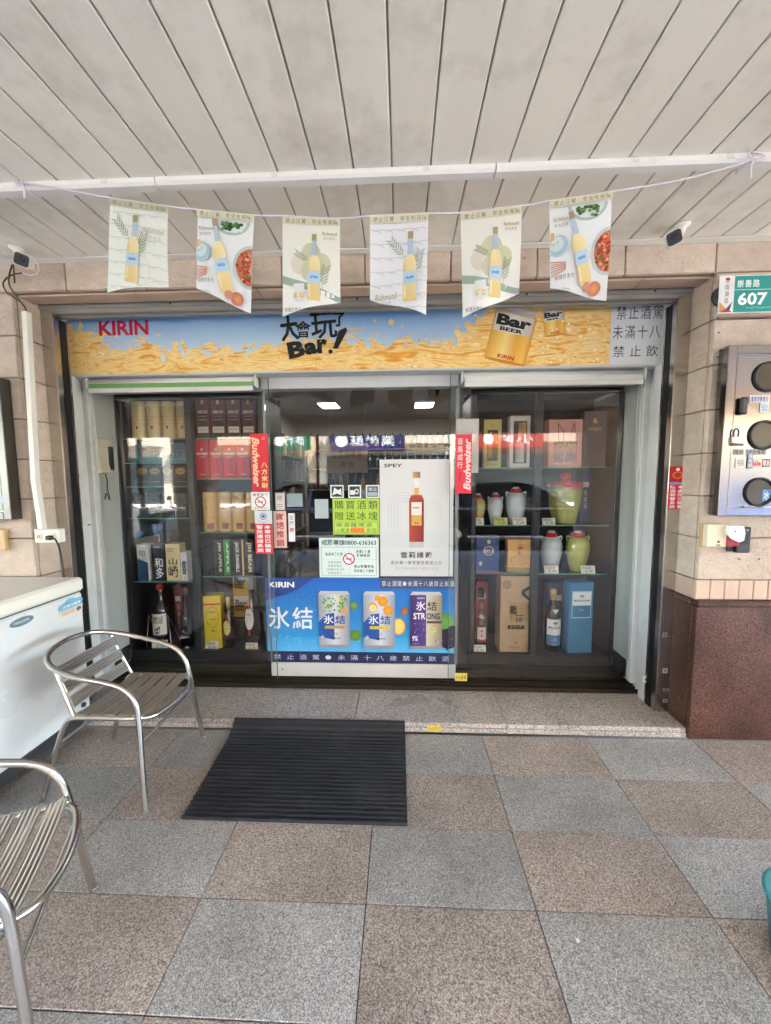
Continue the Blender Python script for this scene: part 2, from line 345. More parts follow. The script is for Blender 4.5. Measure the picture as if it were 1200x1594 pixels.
# ---------------------------------------------------------------- facade wall clad in stone
XL, XR, YW = -2.19, 1.65, 2.17
ROWS = [.936, 1.171, 1.405, 1.638, 1.87, 2.103, 2.338, 2.572]
wall = put('facade_wall', MB().box(-6, XL-.012, YW+.02, 3.0, 0, 2.95).box(XR+.012, 6, YW+.02, 3.0, 0, 2.95).box(XL-.012, XR+.012, YW+.02, 2.30, 2.572, 2.95), MATS['mortar'],
           label='pinkish beige split-face stone wall framing the shop front', cat='wall')
def block(x0, x1, z0, z1, y0=YW, y1=None, m='stone', g=.003):
    y1 = y1 or YW+.03
    put('stone_block', MB().box(x0+g, x1-g, y0+random.uniform(-.0015, .0015), y1, z0+g, z1-g, .004), MATS[m], wall)
def course(xs, z0, z1, **k):
    for a, b in zip(xs[:-1], xs[1:]): block(a, b, z0, z1, **k)
for r, (z0, z1) in enumerate(zip(ROWS[:-1], ROWS[1:])):
    course([1.65, 2.08, 2.55, 3.02, 3.5, 4.0] if r % 2 else [1.65, 2.32, 2.8, 3.27, 3.74, 4.2], z0, z1)
    course([-4.4, -3.9, -3.43, -2.96, -2.5, -2.19] if r % 2 else [-4.1, -3.67, -3.2, -2.73, -2.19], z0, z1)
    # reveals beside the opening
    put('stone_block', MB().box(XR, XR+.011, YW+.034, 2.345, z0+.003, z1-.003, .003), MATS['stone'], wall)
    put('stone_block', MB().box(XL-.011, XL, YW+.034, 2.345, z0+.003, z1-.003, .003), MATS['stone'], wall)
course([-4.15, -3.69, -3.24, -2.78, -2.33, -1.873, -1.42, -.65, -.193, .27, .725, 1.182, 1.644, 2.1, 2.56, 3.02, 3.48], 2.572, 2.745)
# soffit of the beam
for a, b in zip([-2.19, -1.5, -.8, -.1, .6, 1.3], [-1.5, -.8, -.1, .6, 1.3, 1.65]):
    put('soffit_slab', MB().box(a+.002, b-.002, YW+.033, 2.30, 2.56, 2.5715, .002), MATS['stone_smooth'], wall)
# band of small upright tiles over the granite dado
for x0, x1 in ((XR, 3.6), (-4.2, XL)):
    n = round((x1-x0)/.079)
    for k in range(n):
        a = x0+(x1-x0)*k/n; put('band_tile', MB().box(a+.0015, a+(x1-x0)/n-.0015, YW+.004, YW+.03, .823, .933, .003), MATS['stone_smooth'], wall)
    put('dado_cap', MB().box(x0-.004, x1, YW-.03, YW+.03, .79, .82, .006), MATS['red_granite'], wall)
put('stone_block', MB().box(XR, XR+.011, YW+.034, 2.345, .823, .933, .003), MATS['stone_smooth'], wall)
put('stone_block', MB().box(XL-.011, XL, YW+.034, 2.345, .823, .933, .003), MATS['stone_smooth'], wall)
for x0, x1 in ((XR, 2.35), (2.35, 3.1), (3.1, 3.9), (-2.9, XL), (-3.6, -2.9)):
    put('dado_slab', MB().box(x0+.001, x1-.001, YW-.012, YW+.019, .001, .788, .003), MATS['red_granite'], wall)
put('dado_slab', MB().box(XR-.002, XR+.0115, YW+.021, 2.345, .057, .788, .002), MATS['red_granite'], wall)
put('dado_slab', MB().box(XL-.0115, XL+.002, YW+.021, 2.345, .057, .788, .002), MATS['red_granite'], wall)
put('dado_cap', MB().box(XR-.008, XR+.0115, YW+.032, 2.345, .79, .82, .004), MATS['red_granite'], wall)
# cable running along the joint behind the address plate, screw holes
put('conduit_scar', MB().tube([(1.66, 2.162, 2.342), (1.9, 2.162, 2.342), (2.3, 2.162, 2.342)], .006, 8), MATS['mortar'], wall)
for px, py in ((1118, 518), (1116, 556), (1150, 870), (1181, 870)):
    p = at(px, py, YW); put('screw_hole', MB().lathe([(.004, 0), (.004, .004)], 8, (0, 0, 0), 'y'), MATS['dark_base'], wall, (p.x, YW-.0005, p.z))

# ---------------------------------------------------------------- roller shutter: guides, housing
sh = empty('roller_shutter', (0, 2.33, 2.5), label='rolled up grey steel shutter with stainless side guides round the shop opening', cat='shutter')
def part(name, mb, m, parent, **k):             # keeps world coordinates although the parent stands elsewhere
    o = put(name, mb, MATS[m] if isinstance(m, str) else m, parent, **k); o.location -= parent.location; return o
part('housing', MB().box(XL+.001, XR-.001, 2.335, 2.42, 2.522, 2.571).box(XL+.001, XR-.001, 2.325, 2.3345, 2.545, 2.571), 'grey_shutter', sh)
part('bottom_slat', MB().box(-2.09, 1.56, 2.365, 2.385, 2.512, 2.5215, .003), 'grey_shutter', sh)
for px, py in ((265, 474), (556, 473), (820, 463), (1020, 455)):
    p = at(px, py, 2.323); part('screw', MB().lathe([(.006, 0), (.006, .003)], 10, (p.x, 2.325, 2.558), 'y'), 'dark_base', sh)
for s, xa in ((-1, XL), (1, XR)):
    i0 = xa-s*.078
    lo, hi = min(xa-s*.001, i0), max(xa-s*.001, i0)
    part('guide_casing', MB().box(lo, hi, 2.332, 2.348, .057, 2.53, .002), 'steel', sh)
    lo, hi = min(i0, i0-s*.004), max(i0, i0-s*.004)
    part('guide_lip', MB().box(lo, hi, 2.332, 2.368, .057, 2.503), 'steel', sh)
    lo, hi = sorted((i0-s*.0045, i0+s*.06))
    part('guide_slot', MB().box(lo, hi, 2.37, 2.415, .057, 2.503), 'slot_black', sh)
    lo, hi = sorted((i0-s*.008, i0+s*.06))
    part('guide_back', MB().box(lo, hi, 2.417, 2.43, .057, 2.503), 'steel', sh)

# ---------------------------------------------------------------- light box sign
SX0, SX1, SZ0, SZ1, YS = -2.17, 1.635, 2.202, 2.60, 2.50
m = bpy.data.materials.new('beer_splash'); m.use_nodes = True; n = m.node_tree.nodes; L = m.node_tree.links; b = n['Principled BSDF']; b.inputs['Roughness'].default_value = .35
co = n.new('ShaderNodeTexCoord'); sp = n.new('ShaderNodeSeparateXYZ'); L.new(co.outputs['Object'], sp.inputs[0])
def M(op, a, bb, cc=None):
    k = n.new('ShaderNodeMath'); k.operation = op
    for q, x in enumerate((a, bb, cc)):
        if x is None: continue
        if isinstance(x, (int, float)): k.inputs[q].default_value = x
        else: L.new(x, k.inputs[q])
    return k.outputs[0]
def noise(scale, stretch, det=6, dist=0., off=0):
    mp = n.new('ShaderNodeMapping'); mp.inputs['Scale'].default_value = stretch; mp.inputs['Location'].default_value = (off, off, off); L.new(co.outputs['Object'], mp.inputs[0])
    t = n.new('ShaderNodeTexNoise'); t.inputs['Scale'].default_value = scale; t.inputs['Detail'].default_value = det; t.inputs['Distortion'].default_value = dist; L.new(mp.outputs[0], t.inputs['Vector']); return t.outputs['Fac']
X_, Z_ = sp.outputs[0], sp.outputs[2]
sw = noise(1.6, (1, 1, 1), 3, 0, 4.3); fine = noise(9, (1, 1, 1.3), 4, 1.6); streak = noise(3.2, (1, 1, 5.5), 4, 2.4, 2)
h = M('ADD', .19, M('MULTIPLY', M('SUBTRACT', sw, .5), .22)); h = M('ADD', h, M('MULTIPLY', M('SUBTRACT', fine, .55), .4))
rgt = n.new('ShaderNodeMapRange'); rgt.interpolation_type = 'SMOOTHSTEP'; rgt.inputs[1].default_value = 2.45; rgt.inputs[2].default_value = 2.95; rgt.inputs[4].default_value = .34; L.new(X_, rgt.inputs[0]); h = M('ADD', h, rgt.outputs[0])
lft = n.new('ShaderNodeMapRange'); lft.interpolation_type = 'SMOOTHSTEP'; lft.inputs[1].default_value = .55; lft.inputs[2].default_value = 0; lft.inputs[4].default_value = .12; L.new(X_, lft.inputs[0]); h = M('ADD', h, lft.outputs[0])
edge = n.new('ShaderNodeMapRange'); edge.inputs[1].default_value = -.012; edge.inputs[2].default_value = .012; L.new(M('SUBTRACT', h, Z_), edge.inputs[0])
rp = n.new('ShaderNodeValToRGB')
for _ in range(4): rp.color_ramp.elements.new(.5)
for e, (p, c) in zip(rp.color_ramp.elements, [(.28, S(220, 132, 50)), (.40, S(240, 170, 70)), (.46, S(248, 206, 120)), (.53, S(252, 224, 158)), (.59, S(244, 188, 92)), (.70, S(254, 242, 214))]): e.position = p; e.color = (*c, 1)
mixf = M('ADD', M('MULTIPLY', streak, .88), M('MULTIPLY', fine, .12)); L.new(mixf, rp.inputs[0])
skr = n.new('ShaderNodeValToRGB'); skr.color_ramp.elements[0].position = .25; skr.color_ramp.elements[0].color = (*S(206, 226, 240), 1); skr.color_ramp.elements[1].position = .95; skr.color_ramp.elements[1].color = (*S(108, 160, 214), 1)
L.new(M('ADD', M('MULTIPLY', Z_, 2.3), M('MULTIPLY', M('SUBTRACT', noise(1.2, (1, 1, 2), 4, 0, 9), .5), .6)), skr.inputs[0])
mx = n.new('ShaderNodeMixRGB'); L.new(edge.outputs[0], mx.inputs[0]); L.new(skr.outputs[0], mx.inputs[1]); L.new(rp.outputs[0], mx.inputs[2]); L.new(mx.outputs[0], b.inputs['Base Color'])
MATS['beer_splash'] = m
sign = put('shop_sign', MB().box(0, SX1-SX0, 0, .09, 0, SZ1-SZ0), m, None, (SX0, YS, SZ0), label='long light box sign with beer splash print above the glass door', cat='sign')
def sg(x, y): p = at(x, y, YS); return p.x-SX0, p.z-SZ0
def sbox(x0, y0, x1, y1):
    (a, _), (c, _) = sg(x0, (y0+y1)/2), sg(x1, (y0+y1)/2); (_, d), (_, e) = sg((x0+x1)/2, y1), sg((x0+x1)/2, y0); return a, d, c, e
RED, INK, WHT = S(200, 16, 46), S(22, 20, 20), S(238, 238, 236)
p = Print()
p.fit('KIRIN', *sbox(154, 499, 231, 522), RED, .03)
p.build('brand_lettering', sign, (0, -.001, 0))
p = Print()
for t, bx_, rot in (('大', (437, 492, 463, 530), 6), ('會', (460, 500, 484, 526), 0), ('玩', (484, 486, 524, 527), 4), ('了', (520, 487, 536, 508), 0)):
    a, d, c_, e = sbox(*bx_)
    k_ = {'大': .004, '了': .003, '玩': .0018, '會': .0008}[t]
    for ox, oy in ((0, 0), (k_, 0), (-k_, 0), (0, k_), (0, -k_)): p.fit(t, a+ox, d+oy, c_+ox, e+oy, INK, .008, rot)
p.fit('B', *sbox(448, 531, 475, 557), INK, .05, 10); p.fit('a', *sbox(474, 533, 494, 552), INK, .05, 8); p.fit('r', *sbox(494, 528, 510, 550), INK, .05, 4); p.fit('.', *sbox(511, 544, 518, 551), INK, .05)
a, d, c_, e = sbox(518, 510, 541, 543); p.poly([(a, d), (a+.03, d), (c_, e-.02), (c_-.01, e), (c_-.055, e-.02)], INK)
p.build('slogan_lettering', sign, (0, -.001, 0))
# printed beer cans on the right
def tilted(cu, cv, wd, ht, ang):
    ca, sa = math.cos(R_(ang)), math.sin(R_(ang)); return lambda u, v: (cu+u*wd*ca-v*ht*sa, cv+u*wd*sa+v*ht*ca)
def can_print(p, cu, cv, wd, ht, ang, txt=True):
    T = tilted(cu, cv, wd, ht, ang)
    def strip_(us, v0, v1, cols):
        p._add([T(u, v) for u in us for v in (v0, v1)], [(2*i, 2*i+2, 2*i+3, 2*i+1) for i in range(len(us)-1)], [c for c in cols for _ in (0, 1)])
    us = [-.5, -.35, -.1, .15, .38, .5]
    strip_(us, -.47, .4, [S(226, 160, 62), S(244, 192, 84), S(253, 224, 140), S(238, 174, 62), S(246, 196, 90), S(220, 150, 52)])
    p._add([T(u, v) for u, v in ((-.5, .4), (.5, .4), (.42, .48), (-.42, .48))], [(0, 1, 2, 3)], S(196, 190, 184))
    p._add([T(.42*math.cos(a_/8*math.pi), .48+.03*math.sin(a_/8*math.pi)) for a_ in range(16)], [tuple(range(16))], S(224, 224, 222))
    p._add([T(.5*math.cos(a_/8*math.pi), -.47+.03*math.sin(a_/8*math.pi)) for a_ in range(16)], [tuple(range(16))], S(206, 140, 40))
    strip_([-.46, 0, .46], .05, .38, [S(214, 206, 196), S(240, 236, 228), S(206, 196, 184)])
    for t, u0, v0, u1, v1, cc, bo in (('Bar', -.42, .16, .42, .36, INK, .05), ('BEER', -.3, .07, .25, .14, INK, .04), ('KIRIN', -.2, -.42, .2, -.35, RED, .03)):
        vs_, fs_ = glyph(t, bo); xs = [q[0] for q in vs_]; ys = [q[1] for q in vs_]
        p._add([T(u0+(q[0]-min(xs))/(max(xs)-min(xs))*(u1-u0), v0+(q[1]-min(ys))/(max(ys)-min(ys))*(v1-v0)) for q in vs_], fs_, cc)
p = Print(); cu, cv = sg(795, 526); can_print(p, cu, cv+.01, .26, .335, -13); p.build('printed_can', sign, (0, -.001, 0))
p = Print(); cu, cv = sg(862, 501); can_print(p, cu, cv, .13, .17, 8); p.build('printed_can', sign, (0, -.001, 0))
p = Print()
rn = random.Random(3)
for k in range(70):                         # foam drops
    x, y = rn.uniform(735, 945), rn.uniform(486, 572); cu, cv = sg(x, y); r_ = rn.uniform(.002, .009)
    if abs(x-795) < 45 and y < 560: continue
    p.ell(cu, cv, r_, r_*.9, S(255, 244, 214), 10)
for x, y, r_ in ((609, 502, .018), (626, 508, .01), (583, 500, .008), (566, 510, .006), (112, 520, .012), (330, 530, .007), (640, 528, .008)):
    cu, cv = sg(x, y); p.ell(cu, cv, r_, r_, S(240, 206, 150), 12)
p.build('foam_spray', sign, (0, -.001, 0), kind='stuff')
p = Print()
a, d, c_, e = sbox(950, 468, 1046, 570); p.rect(a, .002, SX1-SX0-.002, SZ1-SZ0-.002, S(226, 228, 230))
GR = S(70, 70, 74)
p.cells('禁止酒駕', *sbox(958, 473, 1034, 499), GR); p.cells('未滿十八歲', *sbox(952, 503, 1048, 529), GR); p.cells('禁止飲酒', *sbox(950, 533, 1054, 559), GR, pad=.13)
cu, cv = sg(1042, 485); p.ring(cu, cv, .03, .038, S(170, 40, 44)); p.line([(cu-.022, cv+.022), (cu+.022, cv-.022)], .008, S(170, 40, 44)); p.ell(cu-.008, cv-.005, .012, .016, INK)
p.v = [(min(q[0], SX1-SX0-.003), q[1], q[2]) for q in p.v]
p.build('warning_panel', sign, (0, -.001, 0))
part('sign_frame', MB().box(SX0-.002, SX1+.002, YS-.012, YS+.095, SZ0-.012, SZ0-.001), 'white_alu', sign)

# ---------------------------------------------------------------- white aluminium side frames, header and sill of the glazing
fr = empty('glazing_frame', (0, 2.6, .056), label='white and bronze aluminium frame holding the shop glazing', cat='frame')
for s, xa in ((-1, -2.17), (1, 1.60)):
    lo, hi = sorted((xa+s*.012, xa-s*.035)); part('side_post', MB().box(lo, hi, 2.432, 2.50, .057, 2.19, .003), 'white_alu', fr)
    lo, hi = sorted((xa+s*.012, xa-s*.012)); part('side_channel', MB().box(lo, hi, 2.502, 2.57, .057, 2.19, .003), 'white_alu', fr)
    lo, hi = sorted((xa+s*.012, xa-s*.045)); part('side_post', MB().box(lo, hi, 2.572, 2.625, .11, 2.19, .003), 'white_alu', fr)
a, c_, d, e = span(405, 583, 714, 610, 2.62)
part('door_header', MB().box(-2.12, 1.55, 2.66, 2.71, 2.12, 2.20, .003), 'white_alu', fr)
part('sill_base', MB().box(-2.16, 1.60, 2.53, 2.80, .0565, .068), 'bronze', fr)
for y in (2.532, 2.572, 2.606, 2.64, 2.675, 2.72, 2.775):
    part('sill_rail', MB().box(-2.16, 1.60, y, y+.010, .069, .084 if y < 2.7 else .1, .002), 'bronze', fr)
# fixed side panes and sliding door pane
XD0, XD1 = at(415, 800, 2.645).x, at(711, 800, 2.645).x
for nm, x0, x1, lb in (('glass_pane', -2.12, XD0+.055, 'large fixed glass pane in front of the left display cabinet'), ('glass_pane', XD1-.055, 1.545, 'large fixed glass pane in front of the right display cabinet')):
    g = put(nm, MB().box(x0, x1, 2.594, 2.604, .085, 2.19), MATS['glass'], label=lb, cat='glass pane')
    ie = x1 if x0 < -1 else x0
    put('pane_edge', MB().box(*(sorted((ie, ie+(.003 if x0 < -1 else -.003)))), 2.594, 2.604, .085, 2.19), MATS['pane_edge'], g)
door = empty('sliding_door', ((XD0+XD1)/2, 2.65, .09), label='glass sliding door in the middle with white bottom rail and posters', cat='door')
part('door_pane', MB().box(XD0+.012, XD1-.012, 2.645, 2.655, .19, 2.118), 'glass', door)
part('bottom_rail', MB().box(XD0, XD1, 2.634, 2.666, .088, .189, .003), 'white_alu', door)
part('top_rail', MB().box(XD0, XD1, 2.612, 2.656, 2.119, 2.215, .003), 'white_alu', door)
part('stile', MB().box(XD0-.002, XD0+.011, 2.637, 2.663, .19, 2.118, .002), 'stile_grey', door)
part('stile', MB().box(XD1-.011, XD1+.012, 2.637, 2.663, .19, 2.118, .002), 'stile_grey', door)
a = at(440, 1049, 2.633); part('rail_screw', MB().lathe([(.005, 0), (.005, .003)], 10, (a.x, 2.634, .14), 'y'), 'dark_base', door)

# ---------------------------------------------------------------- roller blinds under the sign
for (x0, x1), lb, gs in (((140, 400), 'rolled up white roller blind with green stripe above the left window', True), ((718, 1000), 'rolled up plain white roller blind above the right window', False)):
    a, c_, d, e = span(x0, 588, x1, 606, 2.56)
    b_ = empty('roller_blind', ((a+c_)/2, 2.56, 2.16), label=lb, cat='blind', group='roller blinds under the sign')
    part('blind_roll', MB().lathe([(.03, a+.008), (.03, c_-.008)], 24, (0, 2.555, 2.158), 'x'), 'trim_white', b_)
    part('bracket', MB().box(a, a+.006, 2.52, 2.588, 2.12, 2.199, .002), 'trim_white', b_); part('bracket', MB().box(c_-.006, c_, 2.52, 2.588, 2.12, 2.199, .002), 'trim_white', b_)
    part('blind_cloth', MB().box(a+.02, c_-.02, 2.526, 2.5285, 2.095, 2.158), mat('stripe_green', S(120, 168, 96), .7) if gs else 'trim_white', b_)
    part('bottom_bar', MB().box(a+.015, c_-.015, 2.518, 2.532, 2.09, 2.121, .004), 'trim_white', b_)
    if not gs:
        for dx in (.012, .03): part('pull_cord', MB().tube([(c_-dx, 2.54, 2.12), (c_-dx-.004, 2.545, 1.9), (c_-dx+.006, 2.55, 1.65), (c_-.01, 2.552, 1.42)], .0016, 6), 'cable_white', b_)
    else:
        for dx in (.01, .02): part('pull_cord', MB().tube([(a+dx, 2.54, 2.12), (a+dx+.01, 2.545, 1.8), (a+.015, 2.55, 1.2), (a+.03, 2.552, .95), (a+.012, 2.552, .85)], .0016, 6), 'cable_white', b_)

# ---------------------------------------------------------------- shop interior shell
room = put('shop_room', MB().box(-2.4, -2.172, 2.7, 8.2, 0, 2.9).box(1.602, 1.8, 2.7, 8.2, 0, 2.9).box(-2.17, 1.6, 8.0, 8.2, 0, 2.9), MATS['inner_wall'], kind='structure')
put('room_floor', MB().box(-2.172, 1.602, 2.87, 8.0, -.02, .083), mat('room_tile', S(70, 66, 62), .3, var=.1), room)
put('room_ceiling', MB().box(-2.172, 1.602, 2.66, 8.0, 2.72, 2.9), mat('room_ceil', S(190, 184, 176), .8), room)
for x0, x1 in ((-2.1719, -2.168), (1.5975, 1.6019)): put('skirting', MB().box(x0, x1, 2.70, 2.868, .085, .21), MATS['dark_base'], room)
for x0, x1, in ((-2.172, -2.17), (1.60, 1.602)):
    put('return_wall', MB().box(x0-.1 if x0 < 0 else x0, x1 if x0 < 0 else x1+.1, 2.435, 2.699, .06, 2.9), MATS['inner_wall'], room)
put('sill_floor', MB().box(-2.16, 1.6, 2.801, 2.869, .06, .083), MATS['dark_base'], room)
for px, py, lb in ((512, 631, 'lit square ceiling lamp inside the shop, left of the two'), (660, 630, 'lit square ceiling lamp inside the shop, right of the two')):
    q = atz(px, py, 2.70); hx, hy = .14, .22
    l = empty('ceiling_lamp', (q.x, q.y, 2.70), label=lb, cat='lamp', group='ceiling lamps inside the shop')
    part('lamp_frame', MB().box(q.x-hx-.016, q.x+hx+.016, q.y-hy-.016, q.y-hy-.001, 2.69, 2.719).box(q.x-hx-.016, q.x+hx+.016, q.y+hy+.001, q.y+hy+.016, 2.69, 2.719).box(q.x-hx-.016, q.x-hx-.001, q.y-hy, q.y+hy, 2.69, 2.719).box(q.x+hx+.001, q.x+hx+.016, q.y-hy, q.y+hy, 2.69, 2.719), 'trim_white', l)
    part('diffuser', MB().box(q.x-hx, q.x+hx, q.y-hy, q.y+hy, 2.697, 2.717), 'lamp', l)

# ---------------------------------------------------------------- display cabinets behind the panes
YC, YI = 2.87, 2.94
def cabinet(xa, xm, xb, lb):
    A, Mx, B = (at(x, 800, YC).x for x in (xa, xm, xb))
    c = empty('display_cabinet', ((A+B)/2, YC, .084), label=lb, cat='cabinet', group='display cabinets in the shop window')
    for x, w_ in ((A, .035), (Mx, .05), (B, .04)): part('post', MB().box(x-w_/2, x+w_/2, YC, YC+.05, .16, 2.12, .003), 'dark_alu', c)
    part('top_rail', MB().box(max(A-.03, -2.168), min(B+.03, 1.597), YC, YC+.05, 2.121, 2.18, .003), 'dark_alu', c)
    part('bottom_rail', MB().box(max(A-.03, -2.168), min(B+.03, 1.597), YC, YC+.045, .085, .159, .003), 'dark_alu', c)
    part('side_panel', MB().box(max(A-.02, -2.1675), max(A-.012, -2.1595), YC+.051, 3.3, .085, 2.12), 'dark_alu', c); part('side_panel', MB().box(min(B+.012, 1.5895), min(B+.02, 1.597), YC+.051, 3.3, .085, 2.12), 'dark_alu', c)
    part('back_panel', MB().box(max(A-.02, -2.168), min(B+.02, 1.598), 3.302, 3.312, .085, 2.18), 'cab_back', c)
    part('top_board', MB().box(max(A-.012, -2.159), min(B+.012, 1.589), YC+.051, 3.3, 2.15, 2.165), 'cab_back', c)
    part('base_board', MB().box(max(A-.011, -2.159), min(B+.011, 1.589), YC+.046, 3.3, .086, .146), 'dark_base', c)
    return c, A, Mx, B
cl, LA, LM, LB = cabinet(187, 299, 410, 'dark aluminium display cabinet left of the glass door')
cr, RA, RM, RB = cabinet(737, 836, 960, 'dark aluminium display cabinet right of the glass door')
def shelf(c, x0, x1, py, px):
    z = at(px, py, YI).z
    part('glass_shelf', MB().box(x0+.026, x1-.026, YC+.055, 3.28, z-.008, z), 'shelf_glass', c)
    part('shelf_edge', MB().box(x0+.026, x1-.026, YC+.0515, YC+.0548, z-.008, z), 'glass_edge', c); return z
ZB = .1465
zl = {k: shelf(cl, LA, LM, k, 245) for k in (683, 720, 757, 806, 904)}
zr = {k: shelf(cl, LM, LB, k, 350) for k in (682, 745, 828, 896)}
ya = {k: shelf(cr, RA, RM, k, 785) for k in (728, 817, 891)}
yb = {k: shelf(cr, RM, RB, k, 890) for k in (727, 817, 892)}

def col_mat(c, rough=.45): return mat('card_%d_%d_%d_%d' % (*[int(x*999) for x in c], int(rough*100)), c, rough, var=.04, vscale=12)
def carton(name, px0, py0, px1, z, c, lb, draw=None, cat='box', Yf=YI, depth=.09, rz=0., group=None, rough=.45, inset=.0015, ztop=None):
    pm = (px0+px1)/2; x0, x1 = at(px0, py0+20, Yf).x, at(px1, py0+20, Yf).x; h_ = at(pm, py0, Yf).z-z
    w_ = (x1-x0)-2*inset
    o = put(name, MB().box(-w_/2, w_/2, 0, depth, 0, h_, .002), col_mat(c, rough), None, ((x0+x1)/2, Yf, z+.0006), (0, 0, R_(rz)), label=lb, cat=cat, group=group)
    if draw:
        p = Print(); draw(p, w_, h_); p.build('print', o, (-w_/2, -.0006, 0))
    return o
def tube_item(name, px0, py0, px1, z, c, lb, draw=None, Yf=YI, group=None, capc=None):
    x0, x1 = at(px0, py0+20, Yf).x, at(px1, py0+20, Yf).x; h_ = at((px0+px1)/2, py0, Yf).z-z; r = (x1-x0)/2-.002
    o = put(name, MB().lathe([(r*.96, 0), (r, .004), (r, h_*.86), (r*.985, h_*.862), (r*.985, h_*.868), (r, h_*.87), (r, h_-.006), (r*.95, h_)], 32), col_mat(c, .5), None, ((x0+x1)/2, Yf+r, z+.0006), label=lb, cat='gift tube', group=group)
    if draw:
        p = Print(); draw(p, r, h_); p.build('print', o, fn=wrap(r))
    return o
ORD = ('leftmost', 'second from left', 'third from left', 'rightmost')
CREAM, GOLD, DK = S(222, 198, 146), S(206, 164, 70), S(30, 28, 28)

def d(p, r, h_):
    p.ell(r*.15, h_*.3, r*.14, h_*.045, S(150, 60, 44)); p.fit('HIGHLAND', -r*.6, h_*.58, r*.6, h_*.61, S(150, 120, 70)); p.fit('SINGLE MALT', -r*.6, h_*.5, r*.6, h_*.52, S(150, 120, 70)); p.rect(-r*1.4, h_*.40, r*1.4, h_*.405, S(180, 146, 80), n=10)
for k in range(4):
    tube_item('gift_tube', 198+k*23.6, 624, 198+(k+1)*23.6, zl[683], CREAM, '%s of four pale cream gift tubes on the top left shelf' % ORD[k], d, group='cream gift tubes, top left shelf')
def d(p, w_, h_):
    p.rect(.2*w_, .04*h_, .8*w_, .72*h_, S(46, 18, 22)); p.rect(.38*w_, .72*h_, .62*w_, .88*h_, S(46, 18, 22)); p.rect(.4*w_, .88*h_, .6*w_, .99*h_, S(200, 150, 84))
    p.fit('ABERLOUR', .14*w_, .64*h_, .86*w_, .72*h_, S(220, 196, 178), .02); p.fit('HIGHLAND', .22*w_, .55*h_, .78*w_, .585*h_, S(210, 180, 160)); p.fit("A'BUNADH", .2*w_, .46*h_, .8*w_, .5*h_, S(210, 180, 160)); p.rect(.12*w_, .14*h_, .88*w_, .3*h_, S(206, 196, 180)); p.fit('SPEYSIDE', .2*w_, .2*h_, .8*w_, .25*h_, S(110, 60, 50))
for k, (a, b_) in enumerate(((304, 326), (327, 351), (352, 374), (375, 397))):
    carton('whisky_carton', a, 622, b_, zr[682], S(84, 40, 44), '%s of four maroon whisky cartons on the top shelf' % ORD[k], d, group='maroon whisky cartons, top shelf')
def d(p, w_, h_):
    p.rect(.02*w_, .06*h_, .98*w_, .94*h_, S(70, 124, 140), S(40, 84, 116)); p.cells('噶瑪蘭酒', .05*w_, .2*h_, .95*w_, .85*h_, S(70, 30, 50), .02)
    rn = random.Random(2)
    for k in range(40): p.ell(rn.uniform(.03, .97)*w_, rn.uniform(.08, .5)*h_, .003, .002, S(216, 206, 150), 6)
carton('gift_carton', 210, 690, 292, zl[720], S(48, 92, 116), 'long teal carton with dark calligraphy on the left shelf', d)
def d(p, w_, h_): p.ell(.5*w_, .75*h_, .42*w_, .16*h_, S(150, 124, 52)); p.fit('RESERVE', .2*w_, .7*h_, .8*w_, .8*h_, DK); p.rect(.1*w_, .2*h_, .9*w_, .24*h_, S(120, 110, 90))
for k in range(4): carton('black_carton', 212+k*20, 726, 231+k*20, zl[757], S(32, 32, 32), '%s of four black cartons with gold ovals under the teal carton' % ORD[k], d, group='black cartons with gold ovals')
def d(p, w_, h_):
    p.ring(.5*w_, .72*h_, .2*w_, .26*w_, S(96, 92, 88)); p.ring(.5*w_, .72*h_, .36*w_, .42*w_, S(96, 92, 88)); p.fit('Zodiac', .08*w_, .36*h_, .92*w_, .48*h_, S(214, 212, 206), .02); p.rect(.05*w_, .3*h_, .95*w_, .32*h_, S(140, 134, 120))
for k in range(4): carton('black_carton', 210+k*20.5, 768, 229+k*20.5, zl[806], S(44, 44, 42), '%s of four charcoal cartons with spiral marks on the left shelf' % ORD[k], d, group='charcoal cartons with spirals')
def d(p, w_, h_):
    p.rect(0, .0*h_, .5*w_, h_, S(206, 20, 44), n=1); p.ring(.48*w_, .75*h_, .05*w_, .1*w_, S(236, 220, 210)); p.fit('HENNESSY', .06*w_, .61*h_, .94*w_, .67*h_, S(240, 226, 216), .03); p.fit('V.S.O.P', .25*w_, .54*h_, .75*w_, .58*h_, S(230, 200, 190)); p.rect(.3*w_, .1*h_, .7*w_, .115*h_, S(220, 190, 180))
for k, a in enumerate((304, 326, 346.5, 367)):
    carton('red_carton', a, 684.5, a+21, zr[745], S(176, 16, 40), '%s of four bright red cognac cartons on the second shelf' % ORD[k], d, group='red cognac cartons')
def d(p, r, h_):
    p.fit('MALT', -r*.45, h_*.58, r*.45, h_*.62, S(150, 112, 60)); p.rect(r*-.1, h_*.07, r*.75, h_*.22, S(142, 84, 56), n=6); p.rect(-r*1.4, h_*.36, r*1.4, h_*.366, S(190, 146, 84), n=10); p.rect(-r*1.5, h_*.985, r*1.5, h_*.999, S(160, 112, 60), n=10)
for k, (a, b_) in enumerate(((311, 334), (334, 357), (357, 379), (379, 399))):
    tube_item('gift_tube', a, 766, b_, zr[828], S(224, 184, 116), '%s of four tan gift tubes on the third shelf' % ORD[k], d, group='tan gift tubes, third shelf')
def d(p, w_, h_): p.poly([(0, 0), (w_, 0), (w_, .5*h_), (0, .62*h_)], S(40, 78, 112)); p.fit('知', .2*w_, .68*h_, .75*w_, .84*h_, S(90, 100, 110))
carton('whisky_carton', 212, 848, 231, zl[904], S(212, 214, 214), 'white and blue whisky carton at the left end of its shelf', d, rz=-6)
